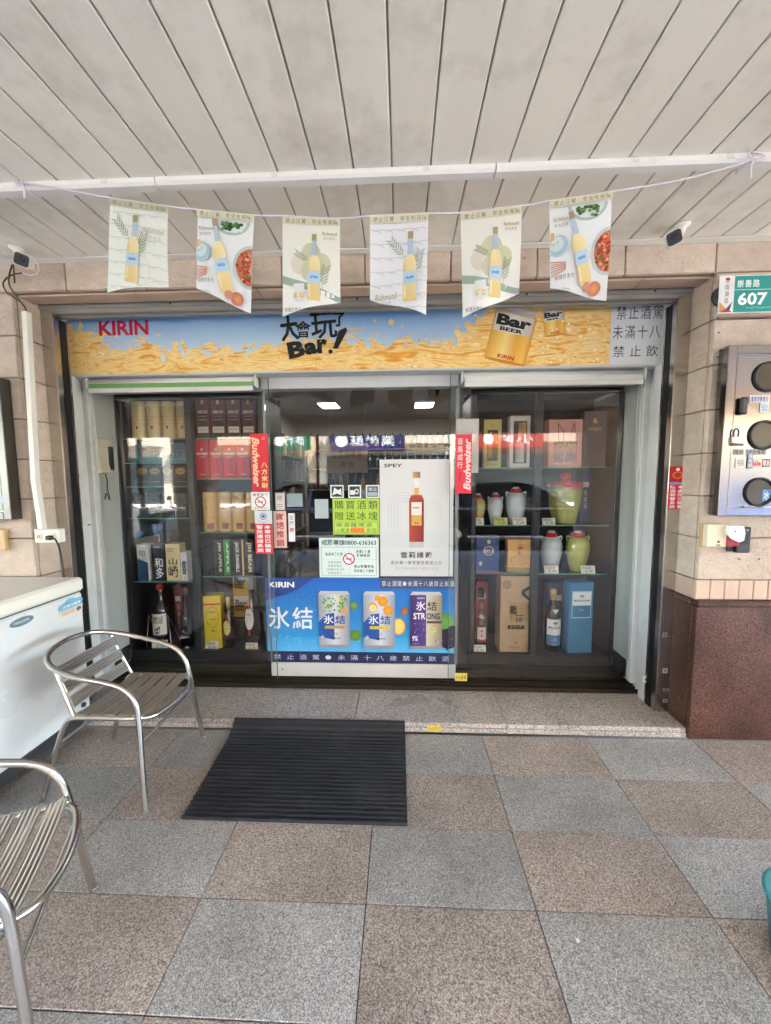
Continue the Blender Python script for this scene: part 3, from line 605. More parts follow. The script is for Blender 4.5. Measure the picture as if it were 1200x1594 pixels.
def d(p, w_, h_):
    p.fit('和', .2*w_, .36*h_, .85*w_, .62*h_, S(236, 236, 232), .03); p.fit('多', .25*w_, .06*h_, .9*w_, .36*h_, S(236, 236, 232), .03); p.fit('THE CHITA', .1*w_, .9*h_, .7*w_, .94*h_, S(190, 194, 200)); p.rect(.1*w_, .72*h_, .4*w_, .86*h_, S(70, 84, 100))
carton('whisky_carton', 236, 847, 256, zl[904], S(26, 36, 56), 'dark navy whisky carton with white brush characters', d)
def d(p, w_, h_): p.fit('山', .2*w_, .44*h_, .8*w_, .62*h_, INK, .03); p.fit('崎', .15*w_, .1*h_, .85*w_, .42*h_, INK, .03); p.rect(.1*w_, .8*h_, .5*w_, .82*h_, S(120, 110, 80)); p.rect(.1*w_, .86*h_, .6*w_, .88*h_, S(120, 110, 80))
carton('whisky_carton', 257.5, 847, 280, zl[904], S(222, 206, 158), 'cream whisky carton with two black brush characters', d)
def d(p, w_, h_): p.fit('響', .15*w_, .22*h_, .85*w_, .72*h_, INK, .03); p.fit('21', .5*w_, .06*h_, .7*w_, .16*h_, INK)
carton('whisky_carton', 281, 860, 292, zl[904], S(224, 228, 230), 'short white whisky carton with black characters beside the cream one', d)
for k, (a, b_, t, c1, tc) in enumerate(((333, 347, 'JIM APPLE', S(26, 80, 44), S(210, 206, 150)), (347.5, 358, 'APPLE', S(40, 140, 60), S(200, 220, 180)), (358.5, 375, 'JACK DANIELS', S(24, 24, 24), S(230, 230, 226)), (375.5, 396, 'JIM BEAM', S(30, 26, 22), S(226, 206, 160)))):
    def d(p, w_, h_, t=t, tc=tc, c1=c1):
        p.rect(.02*w_, 0, .16*w_, h_, c1 if k != 3 else S(210, 180, 120)); p.fit(t, .4*w_, .1*h_, .8*w_, .93*h_, tc, .03, -90)
    carton('black_carton', a, 840, b_, zr[896], S(22, 24, 22) if k != 1 else S(30, 116, 50), ('black carton with green edge and upright cream lettering', 'narrow bright green carton between the black cartons', 'black carton with bold upright white lettering', 'dark brown carton with cream edge and upright lettering')[k], d, group='upright lettered cartons')

# bottles
def bottle(name, px, pyt, z, r, prof, m_, lb, label_draw=None, Yf=YI, capc=None, caph=.16, collar=None, group=None, n=28):
    """prof: (radius factor, height fraction)"""
    h_ = at(px, pyt, Yf+r).z-z; x = at(px, (pyt+900)/2, Yf+r).x
    e_ = empty(name, (x, Yf+r, z+.0006), label=lb, cat='bottle', group=group)
    put('glass_body', MB().lathe([(r*a, h_*b_) for a, b_ in prof], n), MATS[m_] if isinstance(m_, str) else m_, e_)
    if capc is not None:
        a = prof[-1][0]*r*1.18
        put('cap', MB().lathe([(a, h_*(1-caph)), (a, h_*.995), (a*.9, h_*1.002)], 18), col_mat(capc, .3), e_)
    if label_draw:
        p = Print(); label_draw(p, r, h_); p.build('bottle_label', e_, fn=wrap(r))
    return e_, r, h_
mat('whisky_glass', S(40, 20, 12), .06, spec=.6, coat=.5); mat('amber_glass', S(120, 50, 14), .06, coat=.5); mat('black_glass', S(14, 12, 12), .07, coat=.5)
SPIRIT = [(.9, 0), (1, .012), (1, .56), (.92, .62), (.5, .70), (.36, .74), (.33, .86), (.34, .99)]
def d(p, r, h_):
    p.rect(-r*1.1, .18*h_, r*1.1, .54*h_, S(226, 220, 206), n=12); p.fit('FAMOUS', -r*.7, .44*h_, r*.7, .50*h_, S(60, 40, 34), .02); p.fit('GROUSE', -r*.7, .385*h_, r*.7, .435*h_, S(60, 40, 34), .02)
    p.ell(0, .27*h_, r*.35, .05*h_, S(90, 80, 100)); p.ell(r*.25, .32*h_, r*.12, .025*h_, S(90, 80, 100)); p.rect(-r*1.1, .18*h_, r*1.1, .205*h_, S(70, 50, 80), n=12)
bottle('whisky_bottle', 248, 908, ZB, .067, SPIRIT, 'whisky_glass', 'big whisky bottle with bird label and red top on the bottom left shelf', d, capc=S(160, 24, 30), caph=.1)
sx_ = at(248, 1000, YI).x
ws = empty('bottle_cradle', (sx_, 3.0, ZB), label='thin wire cradle around the big whisky bottle', cat='rack')
for s in (-1, 1): part('wire', MB().tube([(sx_+s*.105, 2.935, ZB+.003), (sx_+s*.08, 2.945, .42), (sx_+s*.085, 3.09, ZB+.003)], .003, 6, sub=1), 'aluminium', ws)
def d(p, r, h_): p.ell(0, .36*h_, r*.9, .1*h_, S(120, 110, 100)); p.fit('SCOTCH', -r*.55, .36*h_, r*.55, .39*h_, INK); p.rect(-r*.9, .17*h_, r*.9, .2*h_, S(160, 156, 150), n=8)
bottle('whisky_bottle', 287, 915, ZB, .052, [(.9, 0), (1, .012), (1.02, .45), (.9, .52), (.5, .60), (.36, .64), (.33, .86), (.34, .99)], 'black_glass', 'dark whisky bottle with grey oval label beside the mullion', d, capc=S(120, 116, 112), caph=.12)
def d(p, w_, h_):
    p.rect(0, .83*h_, w_, .86*h_, S(190, 40, 40)); p.ell(.5*w_, .6*h_, .36*w_, .2*h_, S(150, 130, 40)); p.ell(.5*w_, .6*h_, .33*w_, .19*h_, S(226, 200, 60)); p.fit('REMY', .3*w_, .68*h_, .7*w_, .71*h_, INK); p.fit('COGNAC', .28*w_, .55*h_, .72*w_, .575*h_, INK); p.line([(.4*w_, .36*h_), (.6*w_, .32*h_)], .004, INK); p.line([(.4*w_, .32*h_), (.6*w_, .36*h_)], .004, INK)
carton('cognac_carton', 317, 928, 343, ZB, S(222, 196, 44), 'tall yellow cognac carton with red band on the bottom shelf', d, depth=.1, rz=10)
FLASK = [(.75, 0), (.86, .012), (1, .25), (.9, .5), (.6, .62), (.3, .72), (.26, .86), (.26, .99)]
def d(p, r, h_): p.ell(0, .42*h_, r*.62, .15*h_, S(226, 220, 150), edge=S(214, 204, 120)); p.fit('COGNAC', -r*.4, .46*h_, r*.4, .48*h_, INK); p.fit('V.S.O.P', -r*.3, .38*h_, r*.3, .41*h_, INK); p.rect(-r*.1, .57*h_, r*.1, .70*h_, S(190, 24, 34), n=3); p.rect(-r*.1, .2*h_, r*.1, .27*h_, S(190, 24, 34), n=3)
bottle('cognac_bottle', 354, 930, ZB, .048, FLASK, 'whisky_glass', 'slim cognac bottle with yellow oval label beside the yellow carton', d, capc=S(222, 206, 120), caph=.22)
bottle('cognac_bottle', 390, 900, ZB, .066, FLASK, 'whisky_glass', 'large cognac bottle with pale oval label nearest the glass door', lambda p, r, h_: (p.ell(0, .44*h_, r*.55, .16*h_, S(226, 230, 220)), p.fit('REMY', -r*.3, .49*h_, r*.3, .51*h_, INK), p.rect(-r*.3, .4*h_, r*.3, .41*h_, S(150, 150, 150)), p.rect(-r*.1, .58*h_, r*.1, .72*h_, S(190, 24, 34), n=3), p.rect(-r*.1, .2*h_, r*.1, .27*h_, S(190, 24, 34), n=3)), capc=S(176, 176, 170), caph=.16)
def d(p, w_, h_):
    for v in (.02, .52):
        p.rect(.03*w_, v*h_, .97*w_, (v+.3)*h_, S(196, 158, 40)); p.rect(.03*w_, (v+.3)*h_, .97*w_, (v+.46)*h_, S(206, 204, 196)); p.fit('Bar', .1*w_, (v+.2)*h_, .7*w_, (v+.38)*h_, INK, .05); p.fit('BEER', .1*w_, (v+.12)*h_, .6*w_, (v+.18)*h_, INK, .03)
carton('beer_pack', 362, 892, 392, ZB+.19, S(190, 150, 40), 'gold and white beer pack standing behind the cognac bottles', d, Yf=3.14, depth=.1)
put('riser_block', MB().box(*(lambda a, b_: (a, b_))(at(360, 900, 3.14).x, at(398, 900, 3.14).x), 3.11, 3.28, ZB, ZB+.189, .003), MATS['cab_back'], label='dark riser block under the beer pack', cat='block')

# right cabinet
def d(p, w_, h_):
    p.rect(.2*w_, .14*h_, .8*w_, .78*h_, S(60, 44, 16)); p.rect(.28*w_, .2*h_, .52*w_, .6*h_, S(206, 160, 70), right=S(120, 80, 20), n=2); p.rect(.34*w_, .6*h_, .46*w_, .74*h_, S(220, 190, 110)); p.rect(.58*w_, .5*h_, .76*w_, .7*h_, S(214, 150, 30)); p.fit('KAOLIANG', .2*w_, .05*h_, .8*w_, .09*h_, S(120, 90, 30)); p.ring(.5*w_, .88*h_, .06*w_, .1*w_, S(180, 150, 60))
carton('window_carton', 753, 653, 781, ya[728], S(204, 186, 112), 'gold window carton showing a bottle on the top right shelf', d)
wb = carton('window_carton', 794, 647, 826, ya[728], S(216, 206, 200), 'white framed window carton with silver bottle on the top right shelf',
            lambda p, w_, h_: (p.rect(.16*w_, .08*h_, .84*w_, .9*h_, S(52, 44, 34)), p.rect(.28*w_, .1*h_, .7*w_, .48*h_, S(150, 150, 146), right=S(206, 206, 202), n=3), p.rect(.4*w_, .48*h_, .58*w_, .7*h_, S(170, 170, 166)), p.rect(.42*w_, .7*h_, .56*w_, .86*h_, S(176, 120, 50)), p.rect(.6*w_, .5*h_, .78*w_, .86*h_, S(190, 150, 60))))
def d(p, w_, h_):
    p.rect(.14*w_, .1*h_, .86*w_, .52*h_, S(176, 140, 130)); p.rect(.16*w_, .48*h_, .86*w_, .54*h_, S(70, 120, 96)); p.rect(.47*w_, .08*h_, .5*w_, .53*h_, S(200, 190, 180))
    rn = random.Random(5)
    for k in range(60):
        a, b_ = rn.uniform(.16, .82)*w_, rn.uniform(.12, .46)*h_; p.line([(a, b_), (a+rn.uniform(-.06, .06)*w_, b_+.05*h_)], .003, S(90, 84, 80) if k % 2 else S(214, 190, 180))
    for a in (.3, .66): p.line([(a*w_-.004, .53*h_), (a*w_, .75*h_), (a*w_+.02, .93*h_), (a*w_+.03, .53*h_)] if a > .5 else [(a*w_, .53*h_), (a*w_-.01, .92*h_), (a*w_+.03, .75*h_), (a*w_+.035, .53*h_)], .005, S(90, 60, 50))
    for k in range(26): p.ell(rn.uniform(.02, .98)*w_, rn.uniform(.01, .1)*h_, .006, .004, S(226, 190, 176), 8)
carton('gift_carton', 854, 653, 907, yb[727], S(222, 160, 146), 'pink gift carton printed with a handled bag on the top right shelf', d)
def d(p, w_, h_):
    p.ell(.5*w_, .83*h_, .1*w_, .05*h_, S(214, 160, 90)); p.ell(.56*w_, .85*h_, .05*w_, .03*h_, S(80, 66, 66)); p.cells('金門高粱酒', .2*w_, .64*h_, .8*w_, .72*h_, S(206, 160, 96), .02)
carton('gift_bag', 909, 640, 945, yb[727], S(86, 72, 74), 'dark grey gift bag with gold emblem beside the pink carton', d, cat='bag')

JAR = [(.55, 0), (.6, .01), (.78, .2), (.95, .45), (1, .6), (.95, .72), (.7, .82), (.42, .86), (.4, .9)]
mat('glaze_white', S(206, 214, 218), .12, var=.04, vscale=20, coat=.4); mat('glaze_celadon', S(176, 174, 92), .14, var=.08, vscale=14, coat=.5); mat('glaze_yellow', S(190, 172, 100), .14, var=.08, vscale=14, coat=.4)
def jar(px0, px1, py0, z, m_, lb, ears=True, Yf=YI, cap=True):
    x0, x1 = at(px0, py0+30, Yf+.04).x, at(px1, py0+30, Yf+.04).x; r = (x1-x0)/2*.94; h_ = at((px0+px1)/2, py0, Yf+r).z-z
    e_ = empty('liquor_jar', ((x0+x1)/2, Yf+r, z+.0006), label=lb, cat='jar', group='ceramic liquor jars')
    put('jar_body', MB().lathe([(r*a, h_*b_) for a, b_ in JAR], 32), MATS[m_], e_)
    put('jar_cap', MB().lathe([(r*.5, h_*.835), (r*.53, h_*.93), (r*.42, h_*.95)], 20), col_mat(S(200, 16, 26), .3), e_)
    put('cap_top', MB().lathe([(r*.33, h_*.951), (r*.3, h_*.995)], 18), col_mat(S(226, 220, 214), .4), e_)
    if ears:
        for s in (-1, 1): put('ear', MB().tube([(s*r*.62, 0, h_*.82), (s*r*.95, 0, h_*.86), (s*r*.9, 0, h_*.72)], r*.07, 8), MATS[m_], e_)
    return e_
jar(733, 756, 768, ya[817], 'glaze_yellow', 'small yellowish liquor jar at the left end of the middle shelf', False)
jar(759, 784, 767, ya[817], 'glaze_white', 'small white liquor jar beside the yellowish one on the middle shelf')
jar(788, 822, 758, ya[817], 'glaze_white', 'larger white liquor jar with red cap right of the small white jar')
jar(843, 879, 826, yb[892], 'glaze_white', 'white liquor jar with red cap on the shelf under the big crock')
jar(884, 923, 826, yb[892], 'glaze_celadon', 'olive green liquor jar with red cap on the shelf under the big crock')
x0, x1 = at(857, 780, 3.03).x, at(908, 780, 3.03).x; r = (x1-x0)/2; z = yb[817]; h_ = at(882, 752, 3.03).z-z
vt = empty('liquor_crock', ((x0+x1)/2, 2.95+r, z+.0006), label='big olive glazed crock with red cloth knot on its top', cat='jar')
put('crock_body', MB().lathe([(r*.66, 0), (r*.7, .01), (r*.74, .04), (r*.9, h_*.4), (r*.97, h_*.62), (r, h_*.82), (r*.94, h_*.93), (r*.9, h_*.94), (r*.9, h_), (r*.84, h_)], 40), MATS['glaze_celadon'], vt)
for zz in (.28, .36, .8): put('rib', MB().lathe([(r*(.84 if zz < .3 else .88 if zz < .5 else 1.0), h_*zz), (r*(.87 if zz < .3 else .905 if zz < .5 else 1.012), h_*(zz+.008)), (r*(.85 if zz < .3 else .89 if zz < .5 else 1.0), h_*(zz+.018))], 40), MATS['glaze_celadon'], vt)
for s in (-1, 1): put('ear', MB().tube([(s*r*.98, -.01, h_*.84), (s*r*1.1, -.02, h_*.93), (s*r*.92, -.01, h_*.98)], r*.06, 8), MATS['glaze_celadon'], vt)
cloth = mat('red_cloth', S(206, 12, 28), .75, var=.1, vscale=30, bump=.3, bscale=40)
mb = MB(); vv = []; ff = []; N = 36
for i, (rr, zz) in enumerate(((.02, 1.12), (.22, 1.12), (.3, 1.06), (.26, 1.02), (.5, 1.02), (.95, 1.01), (1.1, .93))):
    for k in range(N):
        a = 2*math.pi*k/N; wv = (1+.1*math.sin(5*a+1)*(i > 3)); vv.append((r*rr*wv*math.cos(a), r*rr*wv*math.sin(a), h_*(zz+.012+(.012*math.sin(7*a) if i > 3 else 0)-(.05*max(0, math.sin(3*a)) if i == 6 else 0))))
for i in range(6):
    for k in range(N): ff.append((i*N+k, i*N+(k+1) % N, (i+1)*N+(k+1) % N, (i+1)*N+k))
put('cloth_cover', mb.add(vv, ff, True), cloth, vt)
put('cloth_knot', MB().lathe([(r*.1, h_*1.09), (r*.3, h_*1.12), (r*.36, h_*1.18), (r*.28, h_*1.25), (r*.06, h_*1.28)], 18), cloth, vt)

def d(p, w_, h_):
    p.ring(.55*w_, .6*h_, .19*w_, .23*w_, S(206, 186, 120), sy=.9); p.cells('馬祖陳高', .32*w_, .54*h_, .78*w_, .66*h_, S(230, 224, 200), .02); p.ell(.55*w_, .85*h_, .08*w_, .06*h_, S(200, 190, 150)); p.rect(0, .0*h_, w_, .03*h_, S(190, 80, 70)); p.ell(.2*w_, .25*h_, .07*w_, .06*h_, S(200, 206, 170))
carton('gift_carton', 741, 835, 777, ya[891], S(54, 78, 132), 'blue gift carton with pale emblem on the third right shelf', d)
def d(p, w_, h_):
    p.cells('二鍋頭', .38*w_, .52*h_, .62*w_, .97*h_, S(176, 36, 30), .03, True); p.rect(0, 0, w_, .15*h_, S(150, 140, 70)); rn = random.Random(9)
    for k in range(40): a, b_ = rn.uniform(.1, .85)*w_, rn.uniform(.22, .48)*h_; p.line([(a, b_), (a+rn.uniform(-.1, .1)*w_, b_+rn.uniform(-.02, .04)*h_)], .002, S(70, 50, 40))
    p.cells('陳年', .86*w_, .7*h_, .95*w_, .95*h_, INK, 0, True)
carton('gift_carton', 790, 840, 829, ya[891], S(228, 182, 108), 'golden tan gift carton with red characters on the third right shelf', d, rz=-4)
CLEAR = [(.95, 0), (1, .01), (1, .48), (.86, .56), (.5, .64), (.36, .68), (.34, .84), (.36, .97)]
e_, r, h_ = bottle('spirit_bottle', 749, 916, ZB, .052, CLEAR, 'clear_glass', 'clear glass spirit bottle with red and white label at the bottom right', lambda p, r, h_: (p.rect(-r*.7, .2*h_, r*.7, .4*h_, S(206, 196, 190), n=10), p.ell(0, .3*h_, r*.3, .06*h_, S(200, 80, 50)), p.rect(-r*.7, .16*h_, r*.7, .2*h_, S(180, 40, 40), n=10)), capc=S(36, 34, 36), caph=.14)
put('spirit_fill', MB().lathe([(r*.9, .004), (r*.94, .012), (r*.94, h_*.46), (r*.8, h_*.54)], 24), MATS['clear_glass'], e_)
def d(p, w_, h_):
    p.ring(.2*w_, .89*h_, .1*w_, .12*w_, INK); p.cells('印', .12*w_, .86*h_, .28*w_, .92*h_, INK)
    rn = random.Random(4)      # ink dragon coiling down the right side
    pts = [(.98-.42*math.sin(t*.55)*max(.15, 1-t/9)*.9, .86-t*.032) for t in [k*.5 for k in range(22)]]
    for i, (a, b_) in enumerate(pts): p.ell(min(a, .95)*w_, b_*h_, (.075-.0022*i)*w_, .016*h_, INK, 10)
    for k in range(26):
        a, b_ = pts[k % len(pts)]; a = min(a, .9); p.line([(a*w_, b_*h_), ((a+rn.uniform(-.16, .06))*w_, (b_+rn.uniform(-.03, .03))*h_)], .003, INK)
    p.fit('戰', .3*w_, .5*h_, .52*w_, .62*h_, INK, .02); p.fit('酒', .48*w_, .4*h_, .72*w_, .5*h_, INK, .02); p.cells('五十八', .3*w_, .41*h_, .38*w_, .49*h_, INK, 0, True)
    p.rect(.24*w_, .315*h_, .76*w_, .36*h_, INK); p.cells('金門酒廠', .3*w_, .32*h_, .7*w_, .356*h_, S(200, 180, 150), .03); p.line([(.45*w_, .12*h_), (.5*w_, .14*h_), (.55*w_, .12*h_)], .004, INK); p.cells('高粱原酒', .3*w_, .055*h_, .62*w_, .085*h_, INK); p.rect(.68*w_, .02*h_, .8*w_, .09*h_, S(196, 150, 100))
carton('liquor_carton', 779, 897, 829, ZB, S(186, 160, 128), 'tall tan liquor carton with ink dragon and calligraphy', d, depth=.16)
def d(p, r, h_):
    p.rect(-r*1.15, .28*h_, r*1.15, .54*h_, S(226, 232, 232), n=12); p.rect(-r*1.15, .11*h_, r*1.15, .28*h_, S(72, 120, 172), n=12); p.fit('MACALLAN', -r*.85, .385*h_, r*.85, .42*h_, INK, .03); p.ell(0, .48*h_, r*.3, .018*h_, S(90, 90, 90)); p.fit('12', -r*.18, .19*h_, r*.18, .23*h_, S(214, 220, 226)); p.fit('THE', -r*.18, .44*h_, r*.18, .455*h_, INK); p.poly([(-r*.45, .70*h_), (r*.45, .70*h_), (0, .62*h_)], S(180, 196, 206))
bottle('whisky_bottle', 862, 917, ZB, .058, [(.92, 0), (1, .012), (1, .56), (1.02, .62), (.9, .68), (.5, .76), (.34, .8), (.32, .9), (.33, .99)], 'black_glass', 'dark whisky bottle with white and blue label beside the blue carton', d, capc=S(206, 176, 120), caph=.17)
def d(p, w_, h_):
    p.rect(.1*w_, .5*h_, .92*w_, .88*h_, S(176, 210, 226)); p.rect(.13*w_, .68*h_, .89*w_, .865*h_, S(230, 236, 236)); p.rect(.13*w_, .515*h_, .89*w_, .675*h_, S(52, 120, 164)); p.fit('MACALLAN', .18*w_, .735*h_, .84*w_, .76*h_, INK, .03); p.ell(.51*w_, .81*h_, .1*w_, .012*h_, S(110, 110, 110)); p.fit('THE', .43*w_, .775*h_, .59*w_, .787*h_, INK); p.fit('12', .42*w_, .6*h_, .6*w_, .63*h_, S(190, 214, 226))
carton('whisky_carton', 886, 907, 925, ZB, S(52, 124, 168), 'tall sky blue whisky carton with white label at the bottom right', d, depth=.11, rz=4)
rp_ = empty('rope_handle', (at(878, 950, 3.1).x, 3.1, .5), label='twisted pink rope handles of a bag behind the dark bottle', cat='rope')
q = at(878, 960, 3.1)
for k, dx in enumerate((-.02, .028)): part('rope', MB().tube([(q.x+dx*.6, 3.1, .148), (q.x+dx*.7, 3.1, .4), (q.x+dx, 3.1, .62+.0*k), (q.x+dx+.02, 3.11, .64), (q.x+dx+.03, 3.12, .42)], .005, 8), mat('rope_pink', S(186, 150, 140), .8), rp_)
for a, b_, c_, zz, cc, lb in ((904, 735, 920, yb[817], S(28, 52, 104), 'tall navy carton half hidden behind the big crock'), (852, 908, 880, ZB, S(30, 56, 112), 'navy carton standing behind the dark whisky bottle'), (846, 838, 866, yb[892], S(26, 44, 90), 'navy carton behind the lower white jar'), (740, 905, 760, ZB, S(150, 34, 40), 'red carton behind the clear spirit bottle'), (788, 775, 826, ya[817], S(40, 36, 34), 'black carton behind the larger white jar'), (270, 912, 284, ZB, S(120, 30, 34), 'dark red carton at the back of the bottom left shelf'), (340, 860, 352, zr[896], S(28, 34, 30), 'dark green carton at the back of the lettered cartons')):
    def d(p, w, h): p.rect(.2*w, .7*h, .8*w, .8*h, S(206, 204, 196)); p.cells('陳高酒', .3*w, .25*h, .7*w, .65*h, S(200, 186, 140), 0, True)
    carton('stock_carton', a, b_, c_, zz, cc, lb, d, Yf=3.17)
# folded price cards standing on the shelves
def price(px0, px1, pyb, z, c, lb, Yf=2.929):
    x0, x1 = at(px0, pyb, Yf).x, at(px1, pyb, Yf).x; w_ = x1-x0; h_ = w_*.55
    o = put('price_card', MB().prismx([(0, 0), (.0012, 0), (.013, h_), (.0118, h_)], 0, w_), col_mat(c, .6), None, (x0, Yf-.006, z+.0006), label=lb, cat='price card', group='price cards on the shelves')
    p = Print(); p.cells('特價酒類', .08*w_, .52*h_, .75*w_, .92*h_, S(60, 60, 60)); p.fit('$1,280', .3*w_, .12*h_, .85*w_, .45*h_, S(40, 40, 44))
    me = p.build('print', o, fn=lambda u, v, zz: (u, v*.0118/h_-zz-.0004, v))
PW, PY_ = S(222, 222, 206), S(206, 206, 120)
for a in ((238, 262, 1025, ZB, PW, 'white price card in front of the big whisky bottle'), (289, 294.5, 1025, ZB, PW, 'narrow white price card beside the mullion at the bottom left'), (319, 341, 1025, ZB, PW, 'pale price card in front of the yellow carton'), (383, 402, 1025, ZB, PW, 'white price card in front of the large cognac bottle'),
          (733, 753, 817, ya[817], PW, 'white price card at the left end of the middle right shelf'), (769, 790, 817, ya[817], PY_, 'yellow price card between the two white jars'), (798, 819, 817, ya[817], PW, 'white price card in front of the larger white jar'), (844, 864, 817, yb[817], PW, 'white price card left of the big crock'),
          (847, 869, 892, yb[892], PW, 'white price card in front of the lower white jar'), (904, 926, 892, yb[892], PW, 'white price card in front of the olive jar'), (735, 756, 1030, ZB, PW, 'white price card in front of the clear bottle')): price(*a)

# ---------------------------------------------------------------- racks and goods deeper in the shop
mat('rack_wood', S(96, 76, 58), .6, var=.15, vscale=5, stretch=(1, 1, 4))
gcols = [S(120, 94, 62), S(84, 46, 40), S(54, 46, 40), S(136, 118, 86), S(66, 70, 60), S(44, 52, 66), S(150, 140, 124)]
gname = ['ochre', 'dark red', 'dark brown', 'pale gold', 'grey green', 'navy', 'cream']
ORDN = 'first second third fourth fifth sixth seventh eighth ninth tenth eleventh twelfth thirteenth fourteenth fifteenth sixteenth seventeenth eighteenth nineteenth twentieth twenty-first twenty-second'.split()
rn = random.Random(21)
def rack(x0, x1, y0, y1, lb, face, group='racks inside the shop'):
    r_ = empty('goods_rack', ((x0+x1)/2, (y0+y1)/2, .084), label=lb, cat='rack', group=group)
    levels = [.25, .68, 1.1, 1.5, 1.88]
    for z in levels: part('rack_shelf', MB().box(x0, x1, y0, y1, z-.02, z), 'rack_wood', r_)
    part('rack_side', MB().box(x0, x1, y0-.02, y0-.001, .084, 2.2), 'rack_wood', r_); part('rack_side', MB().box(x0, x1, y1+.001, y1+.02, .084, 2.2), 'rack_wood', r_)
    bx = x0-.012 if face > 0 else x1+.002
    part('rack_back', MB().box(bx, bx+.01, y0-.02, y1+.02, .084, 2.2), 'cab_back', r_)
    return levels
def fill(levels, x0, x1, y0, y1, where, rname):
    for li, z in enumerate(levels):
        y = y0+.03; cnt = 0
        while y < y1-.12:
            wd = rn.uniform(.09, .16); hh = rn.uniform(.14, .32); dp = min(.16, x1-x0-.04); xx = (x1-.02-dp) if where == 'left' else x0+.02
            ci = rn.randrange(7); c = gcols[ci]; cnt += 1
            put('liquor_box', MB().box(0, dp, 0, wd, 0, hh, .004), col_mat(c, .5), None, (xx, y, z+.0005), label='%s liquor box, %s from the door, %s shelf, %s' % (gname[ci], ORDN[cnt-1], ('bottom', 'second', 'middle', 'fourth', 'top')[li], rname), cat='box', group='boxed liquor on the %s racks' % where)
            y += wd+rn.uniform(.02, .08)
fill(rack(-2.12, -1.72, 3.6, 5.0, 'brown wooden goods rack along the left wall inside the shop', 1), -2.12, -1.72, 3.6, 5.0, 'left', 'near left rack')
fill(rack(-2.12, -1.72, 5.2, 6.8, 'farther brown goods rack along the left wall inside the shop', 1), -2.12, -1.72, 5.2, 6.8, 'left', 'far left rack')
fill(rack(1.15, 1.55, 3.7, 5.6, 'brown wooden goods rack along the right wall inside the shop', -1), 1.15, 1.55, 3.7, 5.6, 'right', 'right rack')
ct = empty('sales_counter', (.2, 6.6, .084), label='dark brown sales counter at the back of the shop', cat='counter')
part('counter_body', MB().box(-.7, 1.1, 6.4, 6.95, .085, .95, .01), 'rack_wood', ct); part('counter_top', MB().box(-.75, 1.15, 6.35, 7.0, .951, .99, .006), 'dark_base', ct)
rk = empty('back_rack', (0, 7.8, .084), label='tall dark bottle rack against the back wall of the shop', cat='rack')
for z in (.4, .85, 1.3, 1.72, 2.1): part('rack_shelf', MB().box(-1.9, 1.4, 7.6, 7.95, z-.02, z), 'rack_wood', rk)
part('rack_back', MB().box(-1.95, 1.45, 7.96, 7.98, .085, 2.4), 'cab_back', rk)
wine = MB().lathe([(.038, 0), (.04, .01), (.04, .19), (.015, .24), (.014, .31)], 12).mesh('wine_bottle')
bm_ = [col_mat(c, .12) for c in (S(26, 40, 26), S(60, 24, 18), S(120, 80, 30), S(30, 30, 34))]
wines = []
for c in bm_:
    w2 = wine.copy(); w2.materials.append(c); wines.append(w2)
for zi, z in enumerate((1.3, 1.72, 2.1)):
    for k in range(22): put('wine_bottle', rn.choice(wines), None, None, (-1.82+k*.15, 7.72, z+.0005), label='%s bottle from the left on the %s row of the back rack' % (ORDN[k], ('lower', 'middle', 'top')[zi]), cat='bottle', group='bottles on the back rack')
# hanging paper banner and pennants in the shop
a, c_, d_, e = span(508, 690, 572, 736, 4.4)
hb = put('hanging_banner', MB().box(a, c_, 4.4, 4.404, d_, e), mat('banner_paper', S(206, 176, 150), .7), label='pale beige paper banner hanging inside behind the glass door', cat='banner')
p = Print(.0006); p.cells('公賣局啤酒', a+.06, (d_+e)/2-.02, c_-.06, (d_+e)/2+.12, S(150, 110, 90)); p.cells('專賣', a+.15, d_+.05, c_-.15, d_+.14, S(160, 120, 100)); p.build('lettering', hb, (0, 4.399, 0))
for s_ in (a+.03, c_-.03): put('banner_cord', MB().tube([(s_, 4.402, e), (s_, 4.402, 2.72)], .002, 6, sub=1), MATS['cable_white'], hb)
for k, (px, c) in enumerate(((652, S(120, 60, 40)), (668, S(150, 110, 40)), (684, S(110, 84, 50)))):
    q = at(px, 640, 4.2); put('indoor_pennant', MB().prism([(-.09, 0), (.09, 0), (0, -.3)], 0, .003), mat('penn%d' % k, c, .7), None, (q.x, 4.2+k*.12, 2.719), label=('brown', 'ochre', 'olive brown')[k]+' triangular pennant hanging from the shop ceiling', cat='pennant', group='pennants hung inside the shop')

# ---------------------------------------------------------------- posters, stickers and notices on the glass
YD, YP = 2.6425, 2.5915
def sheet(name, px0, py0, px1, py1, Y, c, draw, lb, cat='sticker', group=None, th=.0012, m_=None, bordw=0):
    x0, x1, z0, z1 = span(px0, py0, px1, py1, Y); w_, h_ = x1-x0, z1-z0
    o = put(name, MB().box(0, w_, 0, th, 0, h_), m_ or col_mat(c, .5), None, (x0, Y, z0), label=lb, cat=cat, group=group)
    if draw: p = Print(); draw(p, w_, h_); p.build('print', o, (0, -.0004, 0))
    return o
def nosmoke(p, u, v, r):
    p.ell(u, v, r, r, S(240, 240, 238)); p.rect(u-r*.6, v-r*.08, u+r*.45, v+r*.08, INK); p.line([(u+r*.3, v+r*.1), (u+r*.5, v+r*.4)], r*.07, S(90, 90, 90)); p.ring(u, v, r*.8, r, S(196, 30, 38)); p.line([(u-r*.62, v+r*.62), (u+r*.62, v-r*.62)], r*.17, S(196, 30, 38))
RD = S(204, 24, 40)
